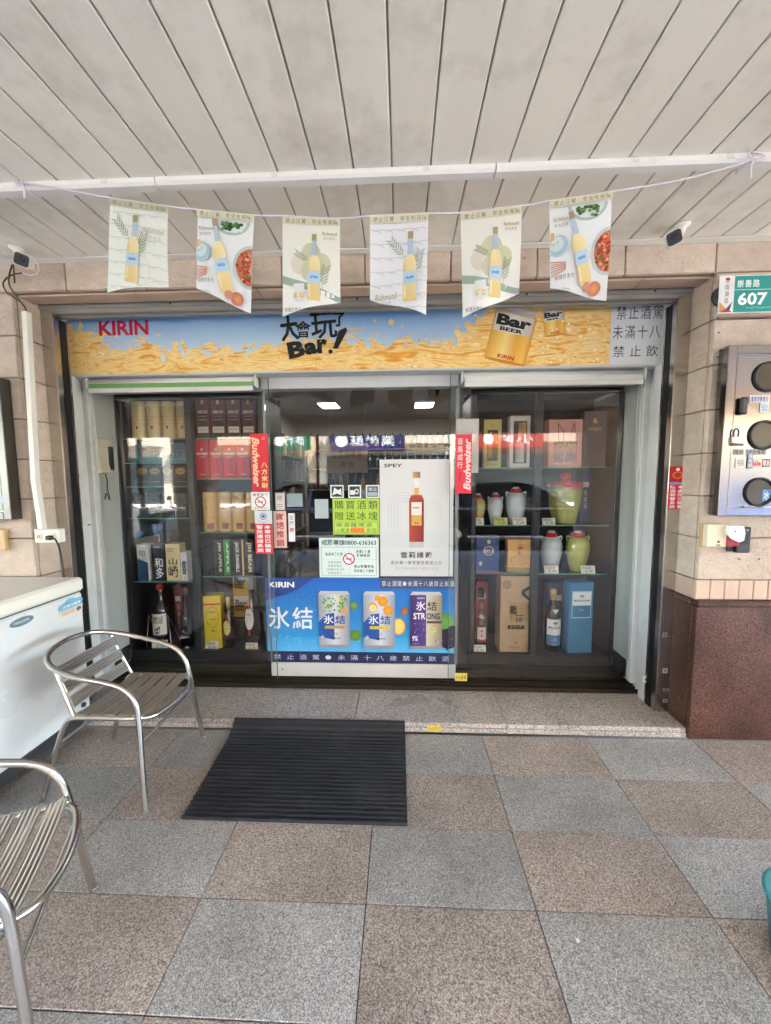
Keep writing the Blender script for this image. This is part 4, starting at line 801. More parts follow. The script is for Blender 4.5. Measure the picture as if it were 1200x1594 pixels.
def d(p, w, h):
    p.rect(0, 0, w, h, S(196, 20, 36), S(222, 40, 50)); p.fit('Budweiser', .08*w, .06*h, .5*w, .94*h, S(240, 206, 170), .03, -90, .5)
    p.cells('八方來財', .54*w, .05*h, .96*w, .52*h, S(246, 220, 150), .03, True); p.ell(.75*w, .92*h, .1*w, .03*h, S(230, 120, 110))
sheet('red_sticker', 391, 675, 418, 765, YP, RD, d, 'red upright sticker with gold lettering left of the door')
def d(p, w, h): p.cells('吸菸有害', .08*w, .76*h, .92*w, .95*h, INK, .03); nosmoke(p, .5*w, .45*h, .3*w); p.cells('禁止吸菸', .15*w, .05*h, .85*w, .17*h, S(90, 80, 80))
sheet('no_smoking_sticker', 391, 766, 420, 794, YP, S(232, 230, 226), d, 'small white no smoking sticker under the red upright one')
def d(p, w, h):
    p.rect(0, 0, w, .7*h, RD); p.ring(.5*w, .87*h, .14*w, .2*w, S(120, 130, 160)); p.ell(.5*w, .87*h, .1*w, .035*h, S(60, 80, 150)); p.line([(.2*w, .78*h), (.5*w, .72*h), (.8*w, .78*h)], .003, S(150, 150, 150))
    p.cells('本單位已裝置', .5*w, .03*h, .95*w, .68*h, S(245, 240, 238), .03, True); p.cells('警民連線系統', .05*w, .03*h, .5*w, .68*h, S(245, 240, 238), .03, True)
sheet('alarm_sticker', 397, 795, 424, 862, YP, S(206, 210, 214), d, 'red and grey alarm sticker with white characters left of the door')
sheet('small_sticker', 428.5, 767, 443, 794, YD, S(226, 218, 214), lambda p, w, h: (p.rect(.1*w, .1*h, .9*w, .9*h, S(236, 226, 222)), p.fit('收', .2*w, .55*h, .8*w, .85*h, S(150, 120, 120)), p.rect(.2*w, .3*h, .8*w, .34*h, S(170, 150, 150)), p.rect(.2*w, .18*h, .8*w, .22*h, S(170, 150, 150))), 'blank looking pale sticker above the pink notice on the door')
sheet('pink_notice', 426, 795.5, 446, 853, YD, S(240, 196, 188), lambda p, w, h: (p.rect(.06*w, .02*h, .94*w, .98*h, S(238, 206, 196)), p.cells('謝絕推銷', .14*w, .03*h, .86*w, .97*h, S(196, 24, 36), .04, True)), 'pale pink notice with four red characters on the door')
sheet('small_sticker', 449, 799, 459, 843, YD, S(232, 232, 232), lambda p, w, h: (p.cells('拉門', .15*w, .55*h, .85*w, .95*h, S(90, 90, 100), 0, True), p.cells('押', .1*w, .3*h, .9*w, .52*h, S(190, 40, 50), .03, True)), 'narrow white sticker right of the pink notice on the door')
sheet('paper_note', 446, 768, 471, 789, 2.6575, S(170, 186, 188), None, 'pale grey blue paper stuck inside the door glass, left', cat='paper')
sheet('paper_note', 490, 777, 511, 807, 2.6575, S(196, 206, 206), None, 'pale paper stuck inside the door glass beside the green notice', cat='paper')
for k, (a, b_) in enumerate(((514, 535), (542, 562), (569.5, 590.5))):
    def d(p, w, h, k=k):
        p.rect(.1*w, .1*h, .9*w, .9*h, S(40, 44, 46))
        if k == 0: p.poly([(.15*w, .2*h), (.5*w, .35*h), (.85*w, .2*h), (.8*w, .75*h), (.6*w, .6*h), (.3*w, .8*h)], S(226, 228, 226))
        elif k == 1: p.rect(.15*w, .25*h, .5*w, .6*h, S(226, 228, 226)); p.ell(.65*w, .5*h, .18*w, .22*h, S(200, 204, 206)); p.ell(.65*w, .5*h, .09*w, .1*h, S(40, 44, 46))
        else: p.rect(.14*w, .52*h, .86*w, .84*h, S(90, 110, 130)); p.cells('禁止', .18*w, .5*h, .84*w, .84*h, S(226, 228, 226)); p.rect(.14*w, .16*h, .86*w, .45*h, S(170, 180, 186))
    sheet('pictogram_sticker', a, 755, b_, 775.2, YD, S(228, 230, 228), d, ('left', 'middle', 'right')[k]+' one of three square pictogram stickers above the green notice', group='pictogram stickers on the door')
def d(p, w, h):
    DKG = S(40, 70, 30)
    p.cells('購買酒類', .02*w, .68*h, .98*w, .98*h, DKG, 0); p.cells('贈送冰塊', .02*w, .38*h, .98*w, .67*h, DKG, 0)
    p.rect(.03*w, .04*h, .97*w, .35*h, S(90, 140, 50)); p.rect(.04*w, .05*h, .96*w, .34*h, S(190, 216, 90)); p.cells('燒酒雞啤酒', .05*w, .2*h, .85*w, .34*h, DKG); p.cells('小瓶酒', .06*w, .05*h, .36*w, .19*h, DKG); p.rect(.38*w, .05*h, .68*w, .2*h, S(240, 140, 50)); p.cells('BEST4', .39*w, .06*h, .67*w, .19*h, S(170, 40, 30), .03); p.cells('折扣', .72*w, .05*h, .94*w, .19*h, DKG)
sheet('green_notice', 518, 776, 590.5, 832, YD, S(176, 206, 70), d, 'yellow green handwritten notice on the door glass', cat='notice')
def d(p, w, h):
    p.fit('戒菸專線0800-636363', .04*w, .81*h, .96*w, .95*h, S(30, 40, 40), .025); p.rect(.04*w, .05*h, .96*w, .77*h, S(190, 90, 90)); p.rect(.046*w, .06*h, .954*w, .76*h, S(214, 230, 224)); p.line([(.5*w, .06*h), (.5*w, .76*h)], .001, S(140, 150, 150)); p.line([(.05*w, .46*h), (.95*w, .46*h)], .001, S(140, 150, 150))
    p.cells('吸菸有害健康', .1*w, .54*h, .4*w, .64*h, INK, .02); p.cells('未滿20歲', .62*w, .61*h, .86*w, .71*h, INK, .02); p.cells('不得吸菸', .62*w, .51*h, .86*w, .61*h, INK, .02)
    for k, t in enumerate(('孕婦及胎兒', '應避免吸菸', '不要讓孩子吸二手菸', '菸害防制法')): p.cells(t, (.14-.02*(k == 2))*w, (.35-.09*k)*h, (.38+.04*(k == 2))*w, (.42-.09*k)*h, S(90, 100, 100))
    p.cells('禁止販賣菸品', .58*w, .24*h, .92*w, .33*h, INK, .02); p.cells('供未滿二十歲者', .58*w, .13*h, .92*w, .22*h, INK, .02); nosmoke(p, .5*w, .47*h, .1*w)
sheet('no_smoking_notice', 497, 837, 589.5, 899, YD, S(206, 226, 220), d, 'pale mint no smoking notice with phone number on the door', cat='notice')
def d(p, w, h):
    G1 = S(176, 178, 178)
    p.rect(0, 0, w, h, S(206, 207, 206), S(218, 218, 216)); p.fit('SPEY', .06*w, .935*h, .31*w, .965*h, S(60, 60, 62), .03)
    for k in range(4):
        a = .04*k; pts = [((.12+a)*w, .42*h)]+[((.26+(.14-a)*math.cos(R_(t)))*w, (.62+(.1-a*.6)*math.sin(R_(t)))*h) for t in range(180, 90, -15)]+[((.40)*w, (.72-a*.6)*h)]; p.line(pts, .0012, S(150, 152, 152))
    p.line([(.64*w, .5*h)]+[((.73+.09*math.cos(R_(t)))*w, (.58+.05*math.sin(R_(t)))*h) for t in range(180, -1, -20)]+[(.82*w, .5*h)], .0012, S(160, 162, 162))
    p.rect(.0*w, .25*h, w, .4*h, S(204, 205, 204), S(208, 209, 208))
    # whisky bottle
    p.rect(.40*w, .25*h, .60*w, .31*h, S(190, 186, 184)); p.rect(.40*w, .30*h, .60*w, .66*h, S(176, 66, 44), right=S(140, 40, 32), n=3); p.poly([(.40*w, .66*h), (.60*w, .66*h), (.57*w, .70*h), (.43*w, .70*h)], S(166, 60, 44)); p.rect(.47*w, .70*h, .53*w, .76*h, S(206, 160, 90)); p.rect(.465*w, .76*h, .535*w, .84*h, S(226, 226, 222)); p.rect(.45*w, .845*h, .55*w, .895*h, S(206, 160, 100), right=S(150, 100, 60), n=2)
    p.rect(.43*w, .44*h, .57*w, .64*h, S(232, 222, 210)); p.rect(.43*w, .44*h, .57*w, .53*h, S(214, 166, 84)); p.fit('SPEY', .45*w, .585*h, .55*w, .6*h, S(70, 50, 44), .02); p.fit('M', .48*w, .45*h, .52*w, .47*h, INK)
    p.cells('雪莉總裁', .27*w, .155*h, .72*w, .22*h, S(70, 68, 68), .01); p.cells('設計單一麥芽蘇格蘭威士忌', .14*w, .1*h, .85*w, .14*h, S(120, 118, 118)); p.cells('禁止酒駕未滿十八歲禁止飲酒', .2*w, .055*h, .8*w, .085*h, S(180, 176, 172))
sheet('whisky_poster', 591.5, 715, 705.5, 897, YD, S(214, 214, 212), d, 'tall pale grey poster with an amber bottle on the door', cat='poster')

x0, x1, z0, z1 = span(415, 900, 708.5, 1031.5, YD); w_, h_ = x1-x0, z1-z0
bp_ = put('can_poster', MB().box(0, w_, 0, .0012, 0, h_), col_mat(S(30, 130, 210), .4), None, (x0, YD, z0), label='wide blue poster with three drink cans on the lower door', cat='poster')
p = Print()
BL0, BL1 = S(64, 168, 232), S(24, 96, 186)
p.rect(0, .13*h_, w_, h_, BL0, BL1, n=1); p.rect(0, .13*h_, w_, .3*h_, S(96, 190, 240), BL0)
rn = random.Random(8)
for k in range(26): a, b_ = rn.uniform(.02, .27)*w_, rn.uniform(.17, .33)*h_; p.ell(a, b_, rn.uniform(.004, .014), rn.uniform(.003, .008), S(150, 212, 244), 10, edge=S(90, 184, 238))
for k in range(10): a, b_ = rn.uniform(.05, .3)*w_, rn.uniform(.72, .9)*h_; p.ell(a, b_, .02, .006, S(70, 150, 216), 10, edge=S(36, 112, 196))
p.poly([(0, h_), (.26*w_, h_), (.17*w_, .86*h_), (0, .73*h_)], S(40, 66, 140)); p.rect(.61*w_, .885*h_, w_, h_, S(70, 80, 112)); p.rect(0, 0, w_, .13*h_, S(34, 44, 84))
p.build('picture', bp_, (0, -.0004, 0)); zz = p.z
p = Print(); p.z = zz
p.fit('KIRIN', .02*w_, .89*h_, .155*w_, .955*h_, S(240, 244, 246), .03); p.fit('氷', .012*w_, .40*h_, .125*w_, .66*h_, S(238, 244, 248), .02); p.fit('結', .14*w_, .40*h_, .25*w_, .66*h_, S(238, 244, 248), .02); p.ring(.263*w_, .63*h_, .003, .004, S(238, 244, 248))
p.cells('禁止酒駕●未滿十八歲禁止飲酒', .615*w_, .905*h_, .995*w_, .98*h_, S(214, 220, 226)); p.cells('禁止酒駕●未滿十八歲禁止飲酒', .02*w_, .01*h_, .985*w_, .12*h_, S(206, 214, 226), 0, pad=.2)
p.build('lettering', bp_, (0, -.0004, 0)); zz = p.z
p = Print(.00006); p.z = zz
for u, v, r_, c in ((.47, .68, .023, S(120, 170, 70)), (.475, .33, .034, S(110, 160, 60)), (.735, .62, .022, S(196, 120, 50)), (.95, .5, .05, S(110, 180, 80)), (.965, .3, .06, S(40, 36, 60)), (.93, .27, .03, S(50, 44, 80)), (.99, .38, .04, S(46, 40, 66))): p.ell(u*w_, v*h_, r_*w_*.9, r_*w_*.9, c, 18, edge=tuple(x*.7 for x in c))
p.ell(.705*w_, .44*h_, .035*w_, .1*h_, S(226, 160, 40), 20); p.ell(.705*w_, .44*h_, .03*w_, .085*h_, S(246, 214, 110), 20)
for k in range(8): p.line([(.705*w_, .44*h_), ((.705+.028*math.cos(k*.785))*w_, (.44+.08*math.sin(k*.785))*h_)], .0012, S(250, 236, 180))
for k in range(30): p.ell(rn.uniform(.9, .995)*w_, rn.uniform(.17, .42)*h_, .007, .007, S(40, 34, 60) if k % 3 else S(84, 78, 120), 10)
def can2(cx, kind):
    a0, a1, v0, v1 = (cx-.083)*w_, (cx+.083)*w_, .20*h_, .84*h_
    cw = a1-a0; U = lambda t: a0+cw*t; V = lambda t: v0+(v1-v0)*t
    p.poly([(U(.06), V(-.03)), (U(.94), V(-.03)), (U(1), V(.03)), (U(0), V(.03))], S(150, 154, 160)); p.poly([(U(0), V(.96)), (U(1), V(.96)), (U(.93), V(1.02)), (U(.07), V(1.02))], S(190, 194, 200))
    if kind < 2:
        p.rect(U(0), V(.03), U(1), V(.96), S(170, 178, 190), n=1); p.rect(U(.5), V(.03), U(1), V(.96), S(214, 220, 228), right=S(140, 150, 166), n=3); p.rect(U(0), V(.03), U(.5), V(.96), S(150, 160, 176), right=S(206, 212, 220), n=3)
        p.poly([(U(0), V(.18)), (U(.5), V(.12)), (U(.5), V(.62)), (U(.25), V(.6)), (U(0), V(.45))], S(36, 88, 168))
        if kind == 0:
            for k in range(44): p.ell(U(rn.uniform(.08, .92)), V(rn.uniform(.64, .92)), .008, .008, (S(126, 176, 70), S(150, 196, 90), S(90, 146, 50))[k % 3], 9)
            p.poly([(U(.62), V(.62)), (U(.95), V(.62)), (U(.95), V(.76)), (U(.8), V(.72))], S(206, 160, 110)); p.ell(U(.62), V(.86), .012, .02, S(236, 216, 140), 12)
        else:
            for u, v, r_ in ((.3, .74, .03), (.62, .84, .036), (.78, .68, .034), (.45, .9, .02)): p.ell(U(u), V(v), r_, r_, S(244, 176, 40), 20, edge=S(224, 140, 20))
            p.ell(U(.3), V(.72), .026, .026, S(250, 226, 140), 18)
            for k in range(7): p.line([(U(.3), V(.72)), (U(.3)+.022*math.cos(k*.9), V(.72)+.022*math.sin(k*.9))], .001, S(240, 180, 60))
        p.fit('氷', U(.16), V(.42), U(.48), V(.58), S(244, 246, 248), .02); p.fit('結', U(.53), V(.42), U(.85), V(.58), S(30, 76, 160), .02); p.rect(U(.2), V(.33), U(.85), V(.385), S(206, 170, 110) if kind == 0 else S(236, 206, 70)); p.cells('シチリア産レモン', U(.22), V(.335), U(.83), V(.38), S(70, 60, 50)); p.cells('果汁', U(.36), V(.2), U(.62), V(.27), S(90, 100, 120)); p.fit('KIRIN', U(.4), V(.14), U(.68), V(.17), S(60, 70, 90), .02); p.ell(U(.12), V(.17), .012, .016, S(226, 230, 236), 14); p.cells('酒', U(.05), V(.12), U(.2), V(.22), S(80, 90, 120))
    else:
        p.rect(U(0), V(.03), U(.5), V(.96), S(58, 40, 96), right=S(90, 66, 140), n=2); p.rect(U(.5), V(.03), U(1), V(.96), S(214, 208, 180), right=S(150, 140, 110), n=2)
        for k in range(30): p.ell(U(rn.uniform(.1, .48)), V(rn.uniform(.2, .45)), .007, .007, (S(90, 80, 150), S(60, 50, 110), S(120, 110, 180))[k % 3], 9)
        for k in range(16): p.ell(U(rn.uniform(.55, .8)), V(rn.uniform(.25, .4)), .007, .007, S(206, 206, 140), 9)
        p.fit('氷', U(.18), V(.68), U(.48), V(.85), S(240, 240, 244), .02); p.fit('結', U(.53), V(.68), U(.83), V(.85), S(46, 40, 80), .02); p.fit('STR', U(.1), V(.52), U(.48), V(.64), S(240, 240, 244), .03); p.fit('ONG', U(.52), V(.52), U(.92), V(.64), S(46, 40, 80), .03); p.fit('KIRIN', U(.22), V(.89), U(.45), V(.92), S(226, 220, 230), .02); p.rect(U(.52), V(.45), U(.98), V(.49), S(70, 66, 60)); p.fit('9%', U(.06), V(.12), U(.24), V(.22), S(236, 236, 240), .03); p.ell(U(.84), V(.12), .014, .018, S(52, 46, 84), 14); p.cells('酒', U(.76), V(.07), U(.92), V(.17), S(230, 230, 236)); p.cells('ぶどう', U(.05), V(.05), U(.3), V(.1), S(220, 216, 230))
for cx, kd in ((.365, 0), (.603, 1), (.848, 2)): can2(cx, kd)
p.v = [(min(q[0], w_), q[1], q[2]) for q in p.v]
p.build('cans', bp_, (0, -.0004, 0))
def d(p, w, h):
    p.rect(0, 0, w, h, S(220, 44, 60), S(226, 60, 76)); p.fit('Budweiser', .5*w, .05*h, .95*w, .95*h, S(246, 214, 206), .03, 90, .5); p.cells('百馬成行', .08*w, .42*h, .48*w, .95*h, S(246, 220, 206), .03, True); p.line([(.25*w, .2*h), (.3*w, .36*h)], .006, S(140, 20, 30))
sheet('red_sticker', 709, 676, 734, 768, YP, RD, d, 'red upright sticker with pale script right of the door')
sheet('white_card', 709.5, 652, 745, 736, 2.615, S(206, 200, 196), None, 'pale blank board leaning behind the right red sticker', cat='board', th=.004)
sheet('yellow_label', 708, 1048, 727, 1060, 2.529, S(222, 206, 90), lambda p, w, h: p.cells('小心玻璃', .06*w, .15*h, .94*w, .85*h, S(60, 50, 20), .02), 'small yellow caution label on the door sill', cat='label')
sheet('yellow_label', 665, 1129.5, 686, 1138.5, 2.1705, S(222, 196, 90), lambda p, w, h: p.cells('小心階梯', .06*w, .1*h, .94*w, .9*h, S(150, 110, 30), .03), 'small yellow caution label on the step riser', cat='label')
def d(p, w, h):
    p.rect(0, .64*h, w, h, S(190, 20, 32)); p.rect(0, .585*h, w, .64*h, S(120, 150, 200)); p.ell(.5*w, .93*h, .12*w, .035*h, S(230, 234, 240)); p.ring(.5*w, .8*h, .22*w, .34*w, S(214, 120, 60), sy=.7)
    p.cells('本處所已裝置', .52*w, .02*h, .96*w, .57*h, S(244, 240, 238), .03, True); p.cells('防盜報警系統', .04*w, .02*h, .48*w, .57*h, S(244, 240, 238), .03, True)
sheet('alarm_sticker', 1041, 726, 1066, 793, 2.3308, RD, d, 'red alarm sticker on the right stainless shutter guide')
for k, (a, b_) in enumerate(((984, 992), (1040, 1048), (1071, 1076), (1088, 1094))):
    sheet('grey_mark', 1031, a, 1039-(k == 2)*-3, b_, 2.331, S(90, 88, 88), lambda p, w, h: (p.rect(.1*w, .1*h, .9*w, .9*h, S(140, 138, 136)), p.rect(.25*w, .25*h, .75*w, .75*h, S(80, 78, 78))), ('topmost', 'second', 'third', 'lowest')[k]+' of four small grey marks low on the right shutter guide', cat='mark', group='marks on the shutter guide')

# ---------------------------------------------------------------- ceiling batten, bunting, cameras
bt = empty('ceiling_batten', (0, 1.64, 2.72), label='long white cable batten running across the ceiling', cat='batten')
XS_ = [-5.5, -1.01+.0, .37, 2.0, 5.5]
XS_ = [-5.0, -2.2, -.99, .372, 1.8, 5.0]
for a, b_ in zip(XS_[:-1], XS_[1:]):
    part('batten_length', MB().prismx([(1.615, 2.7295), (1.615, 2.712), (1.625, 2.703), (1.66, 2.703), (1.668, 2.71), (1.668, 2.7295)], a+.002, b_-.002), 'tube_white', bt)
for x in (-1.2, -.5, .1, .9, 1.25): part('clip', MB().box(x-.012, x+.012, 1.612, 1.6145, 2.712, 2.7285), 'trim_white', bt)
flags = [((172, 310), (262, 323), (163, 453), (255, 441), 'a'), ((308, 328), (396, 337), (299, 443), (385, 482), 'b'), ((440, 338), (529, 342), (438, 490), (528, 465), 'c'), ((576, 338), (667, 334), (576, 467), (662, 497), 'a'), ((717, 333), (812, 322), (722, 490), (812, 450), 'c'), ((855, 315), (952, 300), (861, 443), (950, 463), 'b')]
YF = 1.60
sp_ = [at(35, 284, YF)]+[at(*q, YF) for fl in flags for q in fl[:2]]+[at(1172, 250, YF)]
for q in sp_[1:-1]: q.z += .004
sp_.insert(1, at(100, 295, YF)); sp_.insert(-1, at(1060, 280, YF))
st = empty('bunting_string', (0, YF, 2.6), label='lilac string tied to the ceiling batten carrying six paper pennants', cat='string')
part('cord', MB().tube([tuple(q) for q in sp_], .0035, 8, sub=5), 'string', st)
for q, s in ((sp_[0], 1), (sp_[-1], -1)):
    part('tie_loop', MB().tube([(q.x, YF, q.z), (q.x-.01, 1.606, q.z+.035), (q.x-.03*s, 1.607, q.z+.03), (q.x-.045*s, 1.604, q.z+.01), (q.x, YF-.004, q.z-.005)], .0035, 8), 'string', st)
    part('tie_end', MB().tube([(q.x, YF-.005, q.z), (q.x+.012*s, YF-.008, q.z-.03), (q.x+.01*s, YF-.01, q.z-.07)], .0035, 8), 'string', st)
    part('tie_band', MB().tube([(q.x, 1.606, 2.7), (q.x, 1.606, 2.728), (q.x+.004, 1.64, 2.7285), (q.x+.004, 1.675, 2.728), (q.x, 1.675, 2.7), (q.x, 1.64, 2.6985)], .003, 6, closed=True, sub=1), 'string', st)
PAPER = S(232, 231, 226)
def wine(p, u, v, wd, h, ang=0, c0=S(238, 222, 172), c1=S(226, 200, 138)):
    T = tilted(u, v, wd, h, ang); f_ = lambda pts, c: p._add([T(*q) for q in pts], [tuple(range(len(pts)))], c)
    f_([(-.5, .02), (-.45, 0), (.45, 0), (.5, .02), (.5, .55), (.36, .64), (.18, .68), (-.18, .68), (-.36, .64), (-.5, .55)], [c1, c1, c1, c1, c0, c0, c0, c0, c0, c1]); f_([(-.2, .68), (.2, .68), (.17, .92), (-.17, .92)], S(180, 196, 216)); f_([(-.19, .9), (.19, .9), (.19, 1), (-.19, 1)], S(176, 156, 110)); f_([(-.51, .26), (.51, .26), (.51, .44), (-.51, .44)], S(186, 212, 232)); f_([(-.3, .33), (.3, .33), (.3, .37), (-.3, .37)], S(120, 160, 200))
    f_([(-.42, .05), (-.3, .05), (-.3, .24), (-.42, .24)], S(244, 228, 180))
def sprig(p, u, v, L_, ang, c=S(130, 150, 118)):
    ca, sa = math.cos(R_(ang)), math.sin(R_(ang)); p.line([(u, v), (u+L_*ca, v+L_*sa)], .0012, c)
    for k in range(6):
        t = .25+.13*k
        for s in (-1, 1):
            a2 = R_(ang+s*38); b0 = (u+L_*t*ca, v+L_*t*sa); l2 = L_*.3; p.poly([b0, (b0[0]+l2*.5*math.cos(a2)-.002*math.sin(a2), b0[1]+l2*.5*math.sin(a2)+.002*math.cos(a2)), (b0[0]+l2*math.cos(a2), b0[1]+l2*math.sin(a2)), (b0[0]+l2*.5*math.cos(a2)+.002*math.sin(a2), b0[1]+l2*.5*math.sin(a2)-.002*math.cos(a2))], c)
def art(kind, tint, W0, H0, seed):
    p = Print(.00006); rn = random.Random(seed)
    g = S(214, 216, 198) if tint else S(228, 226, 218)
    if kind == 'a':
        p.rect(0, 0, W0, H0, S(234, 236, 228) if tint else S(236, 236, 238))
        for i in range(5):
            for j in range(7): u, v = (i+.3*(j % 2))*W0/4.6, j*H0/7; p.line([(u+.045*math.cos(R_(t))*W0/.23, v+.02*math.sin(R_(t))+.01) for t in range(20, 150, 20)], .004, S(212, 216, 208) if tint else S(208, 212, 222))
        u = .46 if tint else .7
        sprig(p, (u-.06)*W0, .62*H0, .1, 130); sprig(p, (u+.1)*W0, .42*H0, .1, 80); p.ring((u+.14)*W0, .3*H0, .035, .0365, S(200, 204, 200), sy=1.6); wine(p, u*W0, .14*H0, .052, .26 if tint else .28)
        if tint: p.fit('Richmond', .62*W0, .74*H0, .96*W0, .8*H0, S(206, 200, 180), .02); p.cells('氣泡甜酒', .64*W0, .66*H0, .92*W0, .72*H0, S(196, 196, 180))
        else: p.fit('Richmond', .1*W0, .2*H0, .48*W0, .27*H0, S(190, 182, 160), .02); p.cells('氣泡甜酒', .14*W0, .12*H0, .38*W0, .19*H0, S(190, 188, 180))
    elif kind == 'c':
        p.rect(0, 0, W0, H0, S(238, 238, 230), S(234, 233, 222)); p.rect(0, 0, W0, .3*H0, S(242, 241, 237)); p.poly([(0, .36*H0), (.4*W0, .3*H0), (W0, .2*H0), (W0, .26*H0), (.5*W0, .36*H0), (0, .45*H0)], S(160, 178, 164))
        for dx, dy in ((-.18, 0), (.18, 0), (0, .11), (0, -.08)): p.ell((.5+dx)*W0, (.58+dy)*H0, .19*W0, .13*H0, S(240, 238, 224), 22)
        for dx, dy in ((-.18, 0), (.18, 0), (0, .11), (0, -.08)): p.ell((.5+dx)*W0, (.58+dy)*H0, .175*W0, .12*H0, S(206, 206, 176) if dx >= 0 else S(222, 214, 200), 22)
        sprig(p, .5*W0, .6*H0, .07, 150); sprig(p, .7*W0, .3*H0, .09, 80); wine(p, .56*W0, .18*H0, .05, .25)
        p.rect(.2*W0, .17*H0, .40*W0, .36*H0, S(230, 232, 230)); p.ell(.3*W0, .2*H0, .1*W0, .05*H0, S(226, 228, 224), 16); p.rect(.21*W0, .2*H0, .39*W0, .26*H0, S(224, 200, 140)); p.ell(.3*W0, .26*H0, .09*W0, .012*H0, S(236, 220, 170), 14)
        p.fit('Richmond', .7*W0, .89*H0, .95*W0, .93*H0, S(176, 160, 120), .02); p.cells('氣泡甜酒', .72*W0, .84*H0, .92*W0, .88*H0, S(170, 160, 130)); p.cells('微醺好食光', .04*W0, .04*H0, .35*W0, .1*H0, S(140, 130, 110))
    else:
        p.rect(0, 0, W0, H0, S(236, 238, 238))
        p.ell(.62*W0, H0, .32*W0, .17*H0, S(176, 196, 192), 26, a0=180, a1=360); p.ell(.62*W0, H0, .27*W0, .14*H0, S(228, 232, 228), 26, a0=180, a1=360)
        for k in range(34): u, v = .62+rn.uniform(-.17, .17), .97-abs(rn.gauss(0, .035)); p.ell(u*W0, min(v, .995)*H0, .008, .006, (S(74, 120, 66), S(110, 150, 84), S(52, 90, 50))[k % 3], 8)
        p.ell(W0, .5*H0, .32*W0, .24*H0, S(196, 206, 204), 26, a0=90, a1=270); p.ell(W0, .5*H0, .27*W0, .205*H0, S(206, 120, 90), 26, a0=90, a1=270)
        for k in range(80):
            t, rr = rn.uniform(100, 260), rn.uniform(.02, .95); u, v = W0+.26*W0*rr*math.cos(R_(t)), .5*H0+.2*H0*rr*math.sin(R_(t)); p.ell(u, v, .007, .006, (S(200, 70, 48), S(224, 120, 84), S(236, 180, 140), S(110, 120, 60), S(180, 50, 40))[k % 5], 8)
        p.ell(.12*W0, .62*H0, .16*W0, .11*H0, S(150, 182, 192), 22, edge=S(176, 200, 206)); p.ell(.1*W0, .64*H0, .11*W0, .075*H0, S(206, 222, 222), 18); p.rect(0, .64*H0, .06*W0, .76*H0, S(224, 170, 116))
        for k in range(7): p.line([(.0, (.47-.025*k)*H0), (.24*W0, (.44-.012*k)*H0)], .003, (S(196, 120, 96), S(214, 150, 120))[k % 2])
        p.ell(.2*W0, .06*H0, .2*W0, .13*H0, S(190, 206, 206), 24); p.ell(.19*W0, .06*H0, .16*W0, .1*H0, S(236, 214, 150), 24)
        for k in range(14): p.ell(rn.uniform(.08, .3)*W0, rn.uniform(.02, .13)*H0, .005, .004, (S(200, 150, 80), S(120, 140, 80))[k % 2], 8)
        wine(p, .6*W0, .2*H0, .05, .27, 14)
        p.ell(.76*W0, .14*H0, .11*W0, .075*H0, S(224, 160, 110), 18, edge=S(196, 110, 80)); p.ell(.62*W0, .17*H0, .07*W0, .05*H0, S(206, 140, 120), 16)
        p.fit('Richmond', .05*W0, .86*H0, .32*W0, .9*H0, S(176, 160, 120), .02); p.cells('氣泡甜酒', .06*W0, .8*H0, .28*W0, .84*H0, S(150, 140, 110)); p.cells('微醺好食光', .05*W0, .27*H0, .38*W0, .33*H0, S(140, 130, 110))
    return p
FN = {0: 'leftmost pale green paper pennant with a wine bottle', 1: 'second pennant from left with food plates and a tilted bottle', 2: 'third pennant from left with bottle and glass before a clover shape', 3: 'fourth pennant from left, white with grey leaves and one bottle', 4: 'fifth pennant from left with bottle and glass before a clover shape', 5: 'rightmost pennant with food plates and a tilted bottle'}
